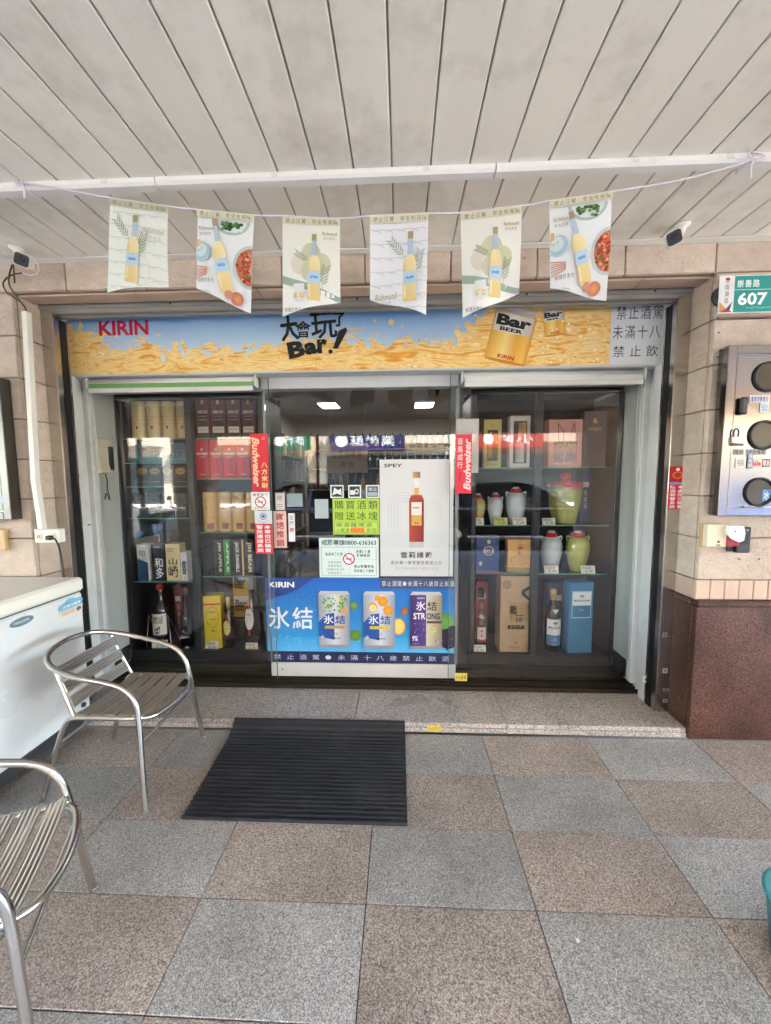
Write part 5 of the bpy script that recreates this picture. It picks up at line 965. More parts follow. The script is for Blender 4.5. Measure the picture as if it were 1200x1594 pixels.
for k, (tl, tr, bl, br, kd) in enumerate(flags):
    TL, TR, BL, BR = (at(*q, YF) for q in (tl, tr, bl, br))
    W0 = (TR-TL).length; hL, hR = (TL-BL).length, (TR-BR).length; H0 = max(hL, hR); lo = min(hL, hR)
    ux = (TR-TL).normalized(); dn = ((BL-TL).normalized()+(BR-TR).normalized()).normalized()
    amp, ph = random.uniform(.012, .022), random.uniform(0, 6)
    def fn(u, v, z, TL=TL, TR=TR, BL=BL, BR=BR, W0=W0, H0=H0, amp=amp, ph=ph, hL=hL, hR=hR):
        t = u/W0; hh = hL*(1-t)+hR*t; v2 = max(v, H0-hh)            # slanted lower edge
        s_ = (H0-v2)/hh; top = TL.lerp(TR, t); bot = BL.lerp(BR, t); q = top.lerp(bot, s_)
        return (q.x, q.y+amp*math.sin(5*t+ph+2*s_)*s_+.03*s_*s_*math.sin(ph)+.02*s_*(t-.5)*math.cos(ph*1.7)-z, q.z)
    o = empty('paper_pennant', TL.lerp(TR, .5), label=FN[k], cat='pennant', group='paper pennants on the string')
    n_, m2 = 12, 14; vv = []; ff = []
    for dz in (0, -.0006):
        for j in range(m2+1):
            for i in range(n_+1):
                t = i/n_; hh = hL*(1-t)+hR*t; vv.append(fn(W0*t, H0-hh*j/m2, dz))
    N1 = (n_+1)*(m2+1)
    for j in range(m2):
        for i in range(n_): a = j*(n_+1)+i; ff += [(a, a+1, a+n_+2, a+n_+1), (N1+a, N1+a+n_+1, N1+a+n_+2, N1+a+1)]
    s_ = put('paper', MB().add(vv, ff, True), col_mat(PAPER, .8), o); s_.location = -o.location
    hs = .07*H0                                     # header strip folded over the string
    p = art(kd, k == 0, W0, H0-hs, k); p.v = [(q[0], q[1], q[2]) for q in p.v]
    hc = S(212, 210, 184)
    # clip everything to the pennant and follow its bend: subdivide the large flat backgrounds
    p2 = Print(.00006); p2.z = p.z
    p2.rect(0, H0-hs, W0, H0, S(186, 186, 160) if k == 0 else hc, n=10); p2.cells('禁止酒駕 安全有保障', .05*W0, H0-hs*.9, .97*W0, H0-hs*.1, S(140, 140, 110), .02)
    off = len(p.v); p.v += p2.v; p.f += [tuple(i+off for i in f) for f in p2.f]; p.c += p2.c
    # rebuild through a bmesh cut into strips so that the ink bends with the paper
    me = bpy.data.meshes.new('artwork'); me.from_pydata([(u, v, z*1.0) for u, v, z in p.v], [], p.f)
    at_ = me.attributes.new('ink', 'FLOAT_COLOR', 'POINT'); at_.data.foreach_set('color', [x for c in p.c for x in (*c, 1)])
    bm = bmesh.new(); bm.from_mesh(me)
    def cut(co_, no_, clear=False):
        bmesh.ops.bisect_plane(bm, geom=bm.verts[:]+bm.edges[:]+bm.faces[:], dist=1e-6, plane_co=co_, plane_no=no_, clear_outer=clear)
    nv = Vector((-(hL-hR)/W0*-1, -1, 0)); e0 = Vector((0, H0-hL, 0)); e1 = Vector((W0, H0-hR, 0)); dv = (e1-e0); nv = Vector((dv.y, -dv.x, 0))
    if nv.y > 0: nv = -nv
    cut(e0+Vector((0, .0008, 0)), nv, True)
    cut((0.0005, 0, 0), (-1, 0, 0), True); cut((W0-.0005, 0, 0), (1, 0, 0), True)
    for i in range(1, n_): cut((W0*i/n_, 0, 0), (1, 0, 0))
    for j in range(1, m2): cut((0, H0*j/m2, 0), (0, 1, 0))
    for v in bm.verts:
        v.co = Vector(fn(v.co.x, v.co.y, v.co.z+.0006))
    bm.to_mesh(me); bm.free()
    a_ = put('artwork', me, MATS['ink_cloth'], o); a_.location = -o.location

def seccam(px, py, mx_, my_, flip, lb):
    m0 = atz(mx_, my_, 2.7295); c = Vector((m0.x, m0.y, 2.7295))
    o = empty('security_camera', c, label=lb, cat='camera', group='security cameras under the ceiling')
    put('mount', MB().lathe([(.04, -.001), (.04, -.007), (.026, -.016), (.017, -.022), (.017, -.05)], 20), MATS['plastic_ivory'], o)
    q = at(px, py, m0.y-.09); hd = Vector((q.x, m0.y-.09, q.z))-c
    put('arm', MB().tube([(0, 0, -.05), (hd.x*.3, -.0, -.075), (hd.x*.8, hd.y*.6, hd.z*.8)], .014, 10), MATS['plastic_ivory'], o)
    rr = lambda h, r: [(sx*(h-r)+r*math.cos(R_(k0+t*22.5)), sz*(h-r)+r*math.sin(R_(k0+t*22.5))) for sx, sz, k0 in ((1, 1, 0), (-1, 1, 90), (-1, -1, 180), (1, -1, 270)) for t in range(5)]
    b_ = put('housing', MB().prism(rr(.036, .016), -.01, .1), MATS['plastic_ivory'], o, hd+Vector((0, 0, 0)), (R_(22), R_(14*flip), R_(36*flip)))
    f_ = put('front_glass', MB().prism(rr(.033, .015), -.0155, -.0105), MATS['plastic_black'], b_)
    put('lens', MB().lathe([(.016, .0), (.016, .004), (.012, .005)], 18, (0, -.016, .004), 'y'), MATS['slot_black'], b_)
    o.scale = (.85, .85, .85)
    return o
seccam(36, 408, 26, 386, 1, 'white security camera with black face at the left end of the beam')
seccam(1047, 374, 1062, 350, -1, 'white security camera with black face at the right end of the beam')
q0 = at(45, 405, 2.1); cw = empty('camera_cable', (q0.x, 2.14, 2.6), label='dark cables looping from the left camera down to the conduit', cat='cable')
K = lambda pts, Y=2.155: [tuple(at(x, y, Y)) for x, y in pts]
part('cable', MB().tube([(at(20, 410, 2.13).x, 2.13, 2.60)]+K([(20, 412), (14, 430), (15, 445), (25, 460), (38, 478), (41, 486)], 2.14), .004, 8), 'cable_brown', cw)
part('cable', MB().tube(K([(35, 425), (18, 428), (5, 440), (10, 455), (22, 463), (36, 474), (42, 486)], 2.145), .004, 8), 'cable_brown', cw)
part('cable', MB().tube(K([(42, 393), (52, 400), (60, 415), (58, 426), (46, 428), (35, 425)], 2.135), .004, 8), 'cable_white', cw)

# ---------------------------------------------------------------- fittings on the wall, left
A_ = at(41, 486, 2.15); B_ = at(55, 748, 2.15); C_ = at(66, 824, 2.15)
cn = empty('wall_conduit', (A_.x, 2.155, C_.z), label='white plastic cable duct running down the wall left of the shutter', cat='conduit')
for (p0, p1) in ((A_, B_), (B_, C_)):
    part('duct_length', MB().add([(p0.x-.014, 2.135, p0.z), (p0.x+.014, 2.135, p0.z), (p0.x+.014, 2.166, p0.z), (p0.x-.014, 2.166, p0.z), (p1.x-.014, 2.135, p1.z+.001), (p1.x+.014, 2.135, p1.z+.001), (p1.x+.014, 2.166, p1.z+.001), (p1.x-.014, 2.166, p1.z+.001)], [(0, 1, 2, 3), (7, 6, 5, 4), (0, 4, 5, 1), (1, 5, 6, 2), (2, 6, 7, 3), (3, 7, 4, 0)]), 'trim_white', cn)
x0, x1, z0, z1 = span(53, 824, 91, 845, 2.12)
ob_ = empty('outlet_box', ((x0+x1)/2, 2.15, z0), label='white surface socket box at the foot of the cable duct', cat='outlet')
part('box', MB().box(x0, x1, 2.12, 2.168, z0, z1, .004), 'plastic_ivory', ob_)
part('socket', MB().box(x0+.012, x0+.05, 2.117, 2.1195, z0+.015, z1-.015, .001), 'plastic_cream', ob_); part('socket', MB().box(x1-.06, x1-.02, 2.117, 2.1195, z0+.015, z1-.015, .001), 'plastic_cream', ob_)
for dx in (.024, .036): part('socket_slot', MB().box(x0+dx, x0+dx+.003, 2.1155, 2.1168, z0+.03, z0+.045), 'slot_black', ob_)
fc = empty('power_cord', (x1-.04, 2.11, z0+.03), label='black plug and cord hanging from the socket box behind the freezer', cat='cord')
part('plug', MB().box(x1-.055, x1-.025, 2.09, 2.1165, z0+.02, z0+.045, .004), 'cable_black', fc)
part('cord', MB().tube([(x1-.03, 2.1, z0+.032), (x1+.0, 2.1, z0+.02), (x1+.012, 2.11, z0-.06), (x1+.012, 2.12, z0-.25), (x1-.02, 2.135, .5), (x1-.1, 2.14, .1)], .0045, 8), 'cable_black', fc)
def meter(x0, x1, z0, z1, lb, stick):
    sm_ = 'steel_mirror' if stick else 'steel_dull'
    Ym = 2.10
    o = empty('meter_cabinet', ((x0+x1)/2, Ym, z0), label=lb, cat='meter cabinet', group='stainless meter cabinets')
    part('case', MB().box(x0+.03, x1-.03, Ym+.012, 2.167, z0+.03, z1-.03), 'steel', o)
    part('frame', MB().box(x0, x0+.045, Ym, 2.166, z0, z1, .003).box(x1-.045, x1, Ym, 2.166, z0, z1, .003).box(x0+.0455, x1-.0455, Ym, 2.166, z1-.045, z1, .003).box(x0+.0455, x1-.0455, Ym, 2.166, z0, z0+.045, .003), sm_, o)
    dr = part('cabinet_door', MB().box(x0+.049, x1-.049, Ym+.004, Ym+.0115, z0+.049, z1-.049, .002), sm_, o)
    n_ = 3; hh = (z1-z0)
    for k in range(n_):
        for cx in ((x0+.205), (x1-.205)):
            zc = z1-.16-k*.296
            g_ = part('round_window', MB().lathe([(.077, 0), (.077, .008), (.07, .012), (.064, .008), (.064, .002)], 40, (cx, Ym+.0035, zc), 'y'), 'black_rubber', o)
            part('window_glass', MB().lathe([(.063, 0), (.063, .002)], 32, (cx, Ym+.0033, zc), 'y'), mat('meter_glass', S(84, 76, 58), .2, spec=.3, var=.2, vscale=8), o)
    return o, Ym
a = at(1130, 538, 2.10); b_ = at(1112, 803, 2.10)
mo, Ym = meter(1.682, 2.42, 1.302, 2.18, 'stainless meter cabinet with round windows on the right pier', True)
hnd = part('handle', MB().box(*span(1153, 618, 1165, 645, 2.085)[:2], 2.08, 2.1015, *span(1153, 618, 1165, 645, 2.085)[2:], .008), 'plastic_black', mo)
pk = span(1142, 682, 1152, 690, 2.085)
pl_ = empty('padlock', (pk[0]+.02, 2.09, pk[2]), label='small grey padlock on the right meter cabinet door', cat='padlock')
x0, x1, z0, z1 = span(1139, 680, 1151, 690, 2.09); part('lock_body', MB().box(x0, x1, 2.082, 2.098, z0, z1, .003), 'aluminium', pl_)
part('shackle', MB().tube([(x0+.008, 2.09, z1), (x0+.008, 2.09, z1+.03), ((x0+x1)/2, 2.09, z1+.042), (x1-.008, 2.09, z1+.03), (x1-.008, 2.09, z1)], .004, 8), 'dark_alu', pl_)
part('hasp', MB().box(x0-.005, x1+.03, 2.0985, 2.103, z0-.012, z0-.001), 'bronze', pl_)
STK = [(1167, 615, 1198, 627, S(214, 214, 226), '電表勿動請洽', S(90, 84, 130)), (1183, 627, 1197, 642, S(196, 206, 214), '公', S(120, 140, 160)), (1142, 699, 1158, 708, S(160, 154, 150), '電號', S(60, 54, 54)), (1162, 699, 1193, 708, S(160, 154, 150), '請勿堆放', S(60, 54, 54)), (1145, 712, 1161, 728, S(214, 212, 206), '檢', S(150, 146, 140)), (1168, 714, 1186, 728, S(226, 190, 170), 'Sale', S(190, 40, 60)), (1186, 714, 1199, 727, S(110, 70, 60), '電話', S(230, 220, 210)), (1158, 787, 1190, 795, S(170, 166, 160), '0800修漏水', S(60, 54, 54)), (1187, 762, 1200, 780, S(60, 130, 180), '水', S(220, 230, 236)), (1164, 704, 1172, 730, S(110, 130, 190), '通馬桶', S(230, 220, 120))]
for k, (a, b_, c_, d_, bgc, t, ic) in enumerate(STK):
    vert = (d_-b_) > 1.3*(c_-a)
    sheet('advert_sticker', a, b_, c_, d_, 2.1012 if k != 9 else 2.0995, bgc, lambda p, w, h, t=t, ic=ic, vert=vert: (p.cells(t, .06*w, .08*h, .94*w, .92*h, ic, .02, vert) if t != 'Sale' else p.fit(t, .1*w, .2*h, .9*w, .8*h, ic, .04)),
          ('long pale purple', 'pale round-edged grey', 'short dark grey', 'long dark grey', 'off-white', 'pale pink script', 'brown', 'lowest long grey', 'blue', 'tall blue and yellow')[k]+' advert sticker on the right meter cabinet', group='adverts on the meter cabinet')
mo2, _ = meter(-2.94, -2.24, 1.29, 2.09, 'stainless meter cabinet cut by the left edge of the photo', False)
for k, (a, b_, c_, d_, bgc) in enumerate(((0, 695, 5, 708, S(230, 190, 80)), (0, 727, 8, 735, S(206, 206, 200)), (2, 771, 12, 783, S(90, 160, 200)))):
    sheet('advert_sticker', a, b_, c_, d_, 2.1012, bgc, lambda p, w, h: p.rect(.2*w, .3*h, .8*w, .7*h, S(70, 70, 80)), ('yellow', 'white', 'light blue')[k]+' scrap of a sticker on the left meter cabinet', group='adverts on the left meter cabinet')
x0, x1, z0, z1 = span(-20, 824, 7, 857, 2.14); put('wooden_plaque', MB().box(x0, x1, 2.14, 2.168, z0, z1, .004), mat('plaque_wood', S(196, 164, 116), .5, var=.12, vscale=30, stretch=(4, 1, .4)), label='small wooden plaque at the left edge below the meter cabinet', cat='plaque')
# intercom handset on the left return wall
ip = X_at = None
def atx(x, y, X): d = ray(x, y); return Vector((0, 0, H)) + d*(X/d.x)
p0, p1 = atx(145, 735, -2.13), atx(176, 682, -2.13)
ic = empty('intercom_phone', (-2.15, (p0.y+p1.y)/2, p0.z), label='old cream intercom handset on the left inner wall', cat='intercom')
y0, y1, z0, z1 = 2.625, 2.80, p0.z, p0.z+.24
part('base_plate', MB().box(-2.1695, -2.145, y0+.02, y1, z0-.01, z1, .006), 'plastic_cream', ic)
part('handset', MB().prism([(-2.143, z0-.012), (-2.10, z0), (-2.115, z0+.06), (-2.115, z1-.06), (-2.095, z1-.01), (-2.143, z1)], y0-.0, y0+.085), 'plastic_cream', ic)
part('grille', MB().box(-2.1445, -2.138, y0+.095, y1-.008, z0+.02, z1-.05, .002), 'dark_alu', ic)
part('coil_cord', MB().tube([(-2.12, y0+.05, z0-.01), (-2.11, y0+.05, z0-.06), (-2.12, y0+.06, z0-.12), (-2.105, y0+.055, z0-.17), (-2.12, y0+.075, z0-.2), (-2.13, y0+.06, z0-.15), (-2.12, y0+.03, z0-.19)], .004, 8), 'dark_alu', ic)
for k, (px, py) in enumerate(((122, 741), (139, 817))):
    q = at(px, py, 2.429+.002); put('tape_scrap', MB().box(-.012, .012, 0, .0015, -.003, .003), MATS['dark_base'], None, (q.x, 2.4288 if q.x < -2.13 else 2.4288, q.z), (0, R_(-12), 0), label=('upper', 'lower')[k]+' dark tape scrap on the left white frame', cat='tape')
q = at(122, 775, 2.43); st_ = put('blue_sticker', MB().box(-.014, .014, 0, .0015, -.02, .02), mat('blue_st', S(60, 96, 140), .5), None, (q.x, 2.4288, q.z), label='small blue sticker on the left white frame', cat='sticker')

# ---------------------------------------------------------------- fittings on the wall, right
x0, x1, z0, z1 = span(1119, 428, 1205, 487, 2.155)
x1 = x0+(z1-z0)*1.5
ad = put('address_plate', MB().box(0, x1-x0, 0, .004, 0, z1-z0, .001), col_mat(S(230, 232, 230), .35), None, (x0, 2.155, z0), label='green and white house number plate on the right pier', cat='plate')
w_, h_ = x1-x0, z1-z0; TE = S(16, 146, 140)
p = Print(); p.rect(.27*w_, .025*h_, .985*w_, .975*h_, TE); p.cells('崇善路', .3*w_, .66*h_, .72*w_, .9*h_, S(236, 244, 240), .03); p.rect(.27*w_, .605*h_, .985*w_, .62*h_, S(200, 230, 226)); p.fit('607', .34*w_, .2*h_, .86*w_, .54*h_, S(240, 246, 244), .03); p.fit('Sec.607, Chongshan Rd.', .5*w_, .1*h_, .93*w_, .16*h_, S(170, 216, 212))
p.cells('台南東區', .09*w_, .25*h_, .19*w_, .95*h_, S(120, 110, 106), 0, True); p.poly([(.02*w_, .03*h_), (.02*w_, .3*h_), (.14*w_, .12*h_), (.14*w_, .03*h_)], S(206, 160, 90)); p.poly([(.24*w_, .3*h_), (.13*w_, .1*h_), (.2*w_, .06*h_)], S(60, 40, 60)); p.poly([(.02*w_, .03*h_), (.14*w_, .12*h_), (.25*w_, .03*h_)], S(176, 30, 60)); p.ell(.14*w_, .9*h_, .04*w_, .04*h_, S(190, 40, 50))
p.build('lettering', ad, (0, -.0006, 0))
q = at(1115, 462, 2.16); put('round_junction', MB().lathe([(.05, 0), (.05, .006), (.046, .008)], 28, (0, 0, 0), 'y'), MATS['dark_alu'], None, (q.x+.03, 2.1685, q.z), label='dark round cover half hidden behind the house number plate', cat='cover')
x0, x1, z0, z1 = span(1096, 815, 1131, 853, 2.13)
bx_ = empty('alarm_box', ((x0+x1)/2, 2.15, z0), label='beige square alarm box on the right pier', cat='alarm')
part('box', MB().box(x0+.012, x1, 2.125, 2.168, z0+.006, z1-.004, .004), 'plastic_cream', bx_); part('back_plate', MB().box(x0, x1-.01, 2.155, 2.1685, z0, z1, .002), mat('tan_plastic', S(190, 162, 120), .5), bx_)
part('button', MB().lathe([(.006, 0), (.006, .003)], 12, (x1-.045, 2.1255, z0+.035), 'y'), 'dark_alu', bx_)
part('label_print', MB().box(x1-.055, x1-.035, 2.1235, 2.1248, z0+.014, z0+.02), 'dark_base', bx_)
x0, x1, z0, z1 = span(1130, 818, 1156, 852, 2.12)
sr = empty('alarm_siren', ((x0+x1)/2, 2.14, z0), label='cream siren with red lens between the alarm box and keypad', cat='siren')
m_ = (z0+z1)/2
part('red_lens', MB().box(x0+.003, x1-.008, 2.118, 2.168, z0, m_+.01, .01), 'plastic_red', sr)
part('siren_cover', MB().prism([(x0, m_+.012), (x0+.02, m_-.012), (x0+.06, m_-.03), (x1-.004, m_-.02), (x1, m_+.02), (x1-.01, z1), (x0, z1)], 2.105, 2.1175).box(x0, x1-.012, 2.1178, 2.168, m_+.0115, z1, .004), 'plastic_ivory', sr)
part('screw', MB().lathe([(.004, 0), (.004, .002)], 10, ((x0+x1)/2-.01, 2.105, z1-.03), 'y'), 'dark_base', sr)
x0, x1, z0, z1 = span(1149, 821, 1171, 861, 2.13)
kp = empty('access_keypad', ((x0+x1)/2, 2.14, z0), label='black access keypad right of the siren', cat='keypad')
part('case', MB().box(x0, x1, 2.135, 2.168, z0, z1, .006).box(x0-.035, x0-.0005, 2.15, 2.168, z0+.004, z0+.05, .006), 'plastic_black', kp)
for i in range(3):
    for j in range(4): part('key', MB().box(x0+.016+i*.018, x0+.03+i*.018, 2.1325, 2.1345, z0+.045+j*.022, z0+.06+j*.022, .0008), 'dark_alu', kp)
part('indicator', MB().box(x0+.02, x1-.02, 2.1335, 2.1348, z1-.02, z1-.014), 'aluminium', kp)
x0, x1, z0, z1 = span(993, 1050, 1015, 1063, 2.42)
lk = empty('shutter_latch', ((x0+x1)/2, 2.42, z0), label='cream latch plate low on the right white frame', cat='latch')
part('plate', MB().box(1.545, 1.6, 2.418, 2.4315, z0, z0+.05, .003), 'plastic_cream', lk); part('keyhole', MB().box(1.556, 1.568, 2.4155, 2.4178, z0+.017, z0+.033), 'slot_black', lk)

# ---------------------------------------------------------------- chest freezer
FX, FY0, FY1 = -1.885, .62, 2.14
fz = empty('chest_freezer', (-2.25, 1.4, 0), label='white chest freezer standing against the left wall', cat='freezer')
part('cabinet', MB().box(-2.56, FX, FY0, FY1, .135, .86, .012), 'freezer_white', fz)
part('lid', MB().box(-2.57, FX+.012, FY0-.01, FY1+.006, .868, .948, .016), 'freezer_lid', fz)
part('lid_gasket', MB().box(-2.55, FX-.006, FY0+.01, FY1-.01, .861, .8675), 'freezer_plinth', fz)
part('plinth', MB().box(-2.54, FX-.035, FY0+.02, FY1-.02, .05, .1345, .004), 'freezer_plinth', fz)
for y in (FY0+.12, FY1-.12):
    for x in (FX-.1, -2.46):
        w0 = part('caster', MB().lathe([(.012, -.014), (.026, -.014), (.028, 0), (.026, .014), (.012, .014)], 16, (x, y, .029), 'x'), 'dark_alu', fz)
        part('caster_fork', MB().box(x-.02, x-.015, y-.015, y+.015, .028, .0495).box(x+.015, x+.02, y-.015, y+.015, .028, .0495), 'aluminium', fz)
onx = lambda u, v, z: (z, u, v)
def side_print(p, name, y, z): p.build(name, fz, (FX+.0008+2.25, y-1.4, z), fn=onx)
q0, q1 = atx(20, 975, FX), atx(47, 960, FX)
p = Print(); p.ell(0, 0, .062, .022, S(120, 140, 150), 28); p.ell(0, 0, .058, .019, S(96, 122, 138), 28); p.fit('FREEZER', -.04, -.006, .04, .006, S(190, 204, 210), .02); side_print(p, 'maker_badge', (q0.y+q1.y)/2, (q0.z+q1.z)/2)
q0, q1 = atx(90, 965, FX), atx(128, 925, FX); w_, h_ = q1.y-q0.y, q1.z-q0.z
p = Print(); LBc = S(120, 176, 206)
for u, v, r_ in ((.22, .62, .2), (.5, .78, .24), (.8, .7, .2), (.5, .5, .3), (.2, .4, .16), (.8, .4, .2)): p.ell(u*w_, v*h_, r_*w_, r_*h_*1.1, LBc, 20)
p.rect(.08*w_, .02*h_, .95*w_, .42*h_, S(226, 206, 186)); p.cells('冷凍冷藏櫃', .2*w_, .5*h_, .9*w_, .72*h_, S(240, 236, 220), .04); p.fit('TATUNG', .2*w_, .76*h_, .5*w_, .82*h_, S(50, 90, 140), .02)
for k in range(3): p.cells('省電靜音大容量', .12*w_, (.3-.1*k)*h_, .62*w_, (.38-.1*k)*h_, S(90, 96, 100))
p.ell(.8*w_, .22*h_, .1*w_, .14*h_, S(60, 120, 130), 14); p.poly([(.68*w_, .1*h_), (.95*w_, .2*h_), (.8*w_, .06*h_)], S(200, 90, 70)); side_print(p, 'advert_label', q0.y, q0.z)
q0 = atx(129, 1097, FX); part('drain_knob', MB().lathe([(.014, 0), (.014, .01), (.008, .014)], 14, (FX, q0.y, q0.z), 'x'), 'freezer_plinth', fz)

# ---------------------------------------------------------------- ribbed door mat, half up the step
mp = []; th = .012; y0, y1 = 1.545, 2.185
path = [(y0, 0), (2.07, 0), (2.12, .014), (2.168, .0555), (y1, .0575)]
def pz(y):
    for (a, za), (b_, zb) in zip(path[:-1], path[1:]):
        if a <= y <= b_: t = (y-a)/(b_-a); return za+(zb-za)*t
    return 0
top, bot = [], []; nR = 25
for k in range(nR):
    a = y0+(y1-y0)*k/nR; d_ = (y1-y0)/nR
    for t, hh in ((.0, .004), (.1, .013), (.5, .013), (.6, .004)): top.append((a+d_*t, pz(a+d_*t)+hh+.0015))
top.append((y1, pz(y1)+.0055))
for k in range(24): a = y0+(y1-y0)*k/23; bot.append((a, pz(a)+.0012))
outl = bot+top[::-1]
mt = MB(); n_ = len(outl); XA, XB = -.985, .022
vv = [(XA-.0*(y-y0)-(.035*(y-y0)/.69), y, z) for y, z in outl]+[(XB-.008*(y-y0), y, z) for y, z in outl]
mt.add(vv, [(i, i+n_, (i+1) % n_+n_, (i+1) % n_) for i in range(n_)])
# end caps as strips
for o_ in (0, n_):
    tp = [len(bot)+i for i in range(len(top))][::-1]
    for i in range(len(top)-1):
        bi = min(23, round((top[i][0]-y0)/(y1-y0)*23)); bj = min(23, round((top[i+1][0]-y0)/(y1-y0)*23))
        f_ = [tp[i]+o_, tp[i+1]+o_, bj+o_] + ([bi+o_] if bi != bj else []); mt.f.append(tuple(f_)); mt.sm.append(False)
put('door_mat', mt, MATS['mat_rubber'], label='large dark ribbed rubber mat in front of the glass door', cat='mat')

# ---------------------------------------------------------------- aluminium chairs
def slat(L0, wd, th, sag, axis_pts=9, ridges=4):
    """ribbed slat along y, width along x, sagging in z"""
    mb = MB(); prof = []
    for k in range(ridges*4+1):
        t = k/(ridges*4); prof.append((-wd/2+wd*t, th*.5+.0014*math.cos(2*math.pi*t*ridges)*(0 if k in (0, ridges*4) else 1)))
    prof += [(wd/2, -th*.5), (-wd/2, -th*.5)]; n_ = len(prof); vv = []
    for i in range(axis_pts):
        s = -1+2*i/(axis_pts-1); vv += [(x, s*L0, z-sag*(1-s*s)) for x, z in prof]
    ff = [(i*n_+k, i*n_+(k+1) % n_, (i+1)*n_+(k+1) % n_, (i+1)*n_+k) for i in range(axis_pts-1) for k in range(n_)]+[tuple(range(n_)), tuple((axis_pts-1)*n_+k for k in range(n_-1, -1, -1))]
    return mb.add(vv, ff)
def make_chair(lb, loc, rz):
    c = empty('aluminium_chair', loc, (0, 0, R_(rz)), label=lb, cat='chair', group='aluminium armchairs beside the freezer')
    a = MATS['alu_tube']; R1 = .0125
    half = [(.262, .255, .0), (.242, .232, .22), (.226, .213, .40), (.21, .207, .49), (.16, .208, .558), (.075, .214, .592), (-.06, .22, .622), (-.185, .198, .655), (-.262, .13, .685)]
    pts = half+[(-.292, 0, .697)]+[(x, -y, z) for x, y, z in half[::-1]]
    put('arm_and_back_tube', MB().tube(pts, R1, 12, sub=7), a, c)
    sh_ = [(-.262, .222, 0), (-.185, .21, .25), (-.14, .202, .375), (-.1, .2, .408), (-.02, .199, .412), (.12, .198, .412), (.2, .192, .41), (.256, .16, .403), (.28, .08, .396)]
    put('seat_and_leg_tube', MB().tube(sh_+[(.287, 0, .394)]+[(x, -y, z) for x, y, z in sh_[::-1]], .0115, 12, sub=7), a, c)
    put('front_stretcher', MB().tube([(.236, .222, .31), (.236, -.222, .31)], .008, 10, sub=1), a, c)
    put('rear_stretcher', MB().tube([(-.175, .209, .28), (-.175, -.209, .28)], .008, 10, sub=1), a, c)
    for s in (-1, 1): put('side_joint', MB().tube([(.2, s*.193, .411), (.222, s*.206, .418)], .013, 10, sub=1), a, c)
    sm = slat(.192, .053, .006, .014).mesh('seat_slat'); sm.materials.append(MATS['aluminium'])
    for x in (-.066, .001, .068, .135, .202): put('seat_slat', sm, None, c, (x, 0, .424))
    def ux(z): return -.1-(z-.41)*.40
    for s in (-1, 1): put('back_upright', MB().tube([(-.085, s*.196, .41), (-.105, s*.194, .43), (ux(.55), s*.185, .55), (ux(.64)-.002, s*.18, .646)], .01, 10), a, c)
    bm_ = slat(.18, .056, .006, .018, 9, 4).mesh('back_slat'); bm_.materials.append(MATS['aluminium'])
    for z in (.475, .546, .617):
        put('back_slat', bm_, None, c, (ux(z)+.01, 0, z), (0, R_(90-22), 0))
    for x, y in ((.262, .255), (.262, -.255), (-.262, .222), (-.262, -.222)): put('foot_cap', MB().lathe([(.0135, .0005), (.0135, .012)], 12, (x, y, 0)), MATS['stile_grey'], c)
    return c
c1 = make_chair('aluminium slatted armchair in front of the freezer near the shop window', (-1.432, 1.832, 0), 0)
c2 = copy_tree(c1); c2.location = (-1.264, .902, 0); c2.rotation_euler = (0, 0, R_(27)); c2['label'] = 'nearest aluminium slatted armchair cut by the left photo edge'

# ---------------------------------------------------------------- teal bin at the right edge
tb = empty('teal_bin', (1.27, 1.10, 0), label='teal plastic bin just inside the right photo edge', cat='bin')
part('bin_body', MB().lathe([(.10, .002), (.105, .006), (.125, .24), (.13, .25), (.13, .262), (.122, .262), (.118, .24), (.1, .02)], 32, (1.27, 1.10, 0)), mat('teal_plastic', S(20, 110, 116), .35, var=.05), tb)
part('bin_rim', MB().lathe([(.126, .263), (.134, .266), (.134, .276), (.126, .279)], 32, (1.27, 1.10, 0)), mat('teal_rim', S(70, 150, 156), .35), tb)

tb.scale = (1, 1, .74)
q = atz(901, 1467, .0)
put('litter_scrap', MB().prism([(-.007, .0), (.004, -.0), (.007, .008), (-.003, .012)], 0, .002), MATS['paper'], None, (q.x, q.y, .001), (R_(-88), 0, R_(20)), label='tiny white scrap of litter lying on the grey floor slab', cat='litter')

# ---------------------------------------------------------------- the street behind the camera (lights the arcade and shows in the glass)
mat('asphalt', S(72, 70, 68), .85, var=.12, vscale=2, bump=.2, bscale=120)
mat('kerb', S(176, 172, 164), .8, var=.08, vscale=4)
mat('render_beige', S(200, 180, 152), .85, var=.06, vscale=1.2); mat('render_cream', S(216, 204, 184), .85, var=.06, vscale=1.2); mat('render_pink', S(190, 160, 140), .85, var=.06, vscale=1.2)
mat('window_dark', S(52, 62, 68), .1, spec=.7); mat('line_white', S(214, 212, 204), .7, var=.1, vscale=6)
put('ground', MB().box(-90, 90, -90, 90, -1.3, -.32), mat('earth', S(120, 116, 108), .9, var=.08), kind='structure')
put('road', MB().box(-70, 70, -15.2, -2.75, -.3195, -.1), MATS['asphalt'], kind='structure')
put('pavement', MB().box(-70, 70, -2.748, -2.401, -.3195, -.0, .02), MATS['kerb'], kind='structure')
put('pavement', MB().box(-70, 70, -18.0, -15.202, -.3195, .03, .02), MATS['kerb'], kind='structure')
for x in range(-30, 31, 6):
    put('lane_marking', MB().box(x-1.2, x+1.2, -8.9, -8.76, -.0995, -.0955), MATS['line_white'], kind='structure')
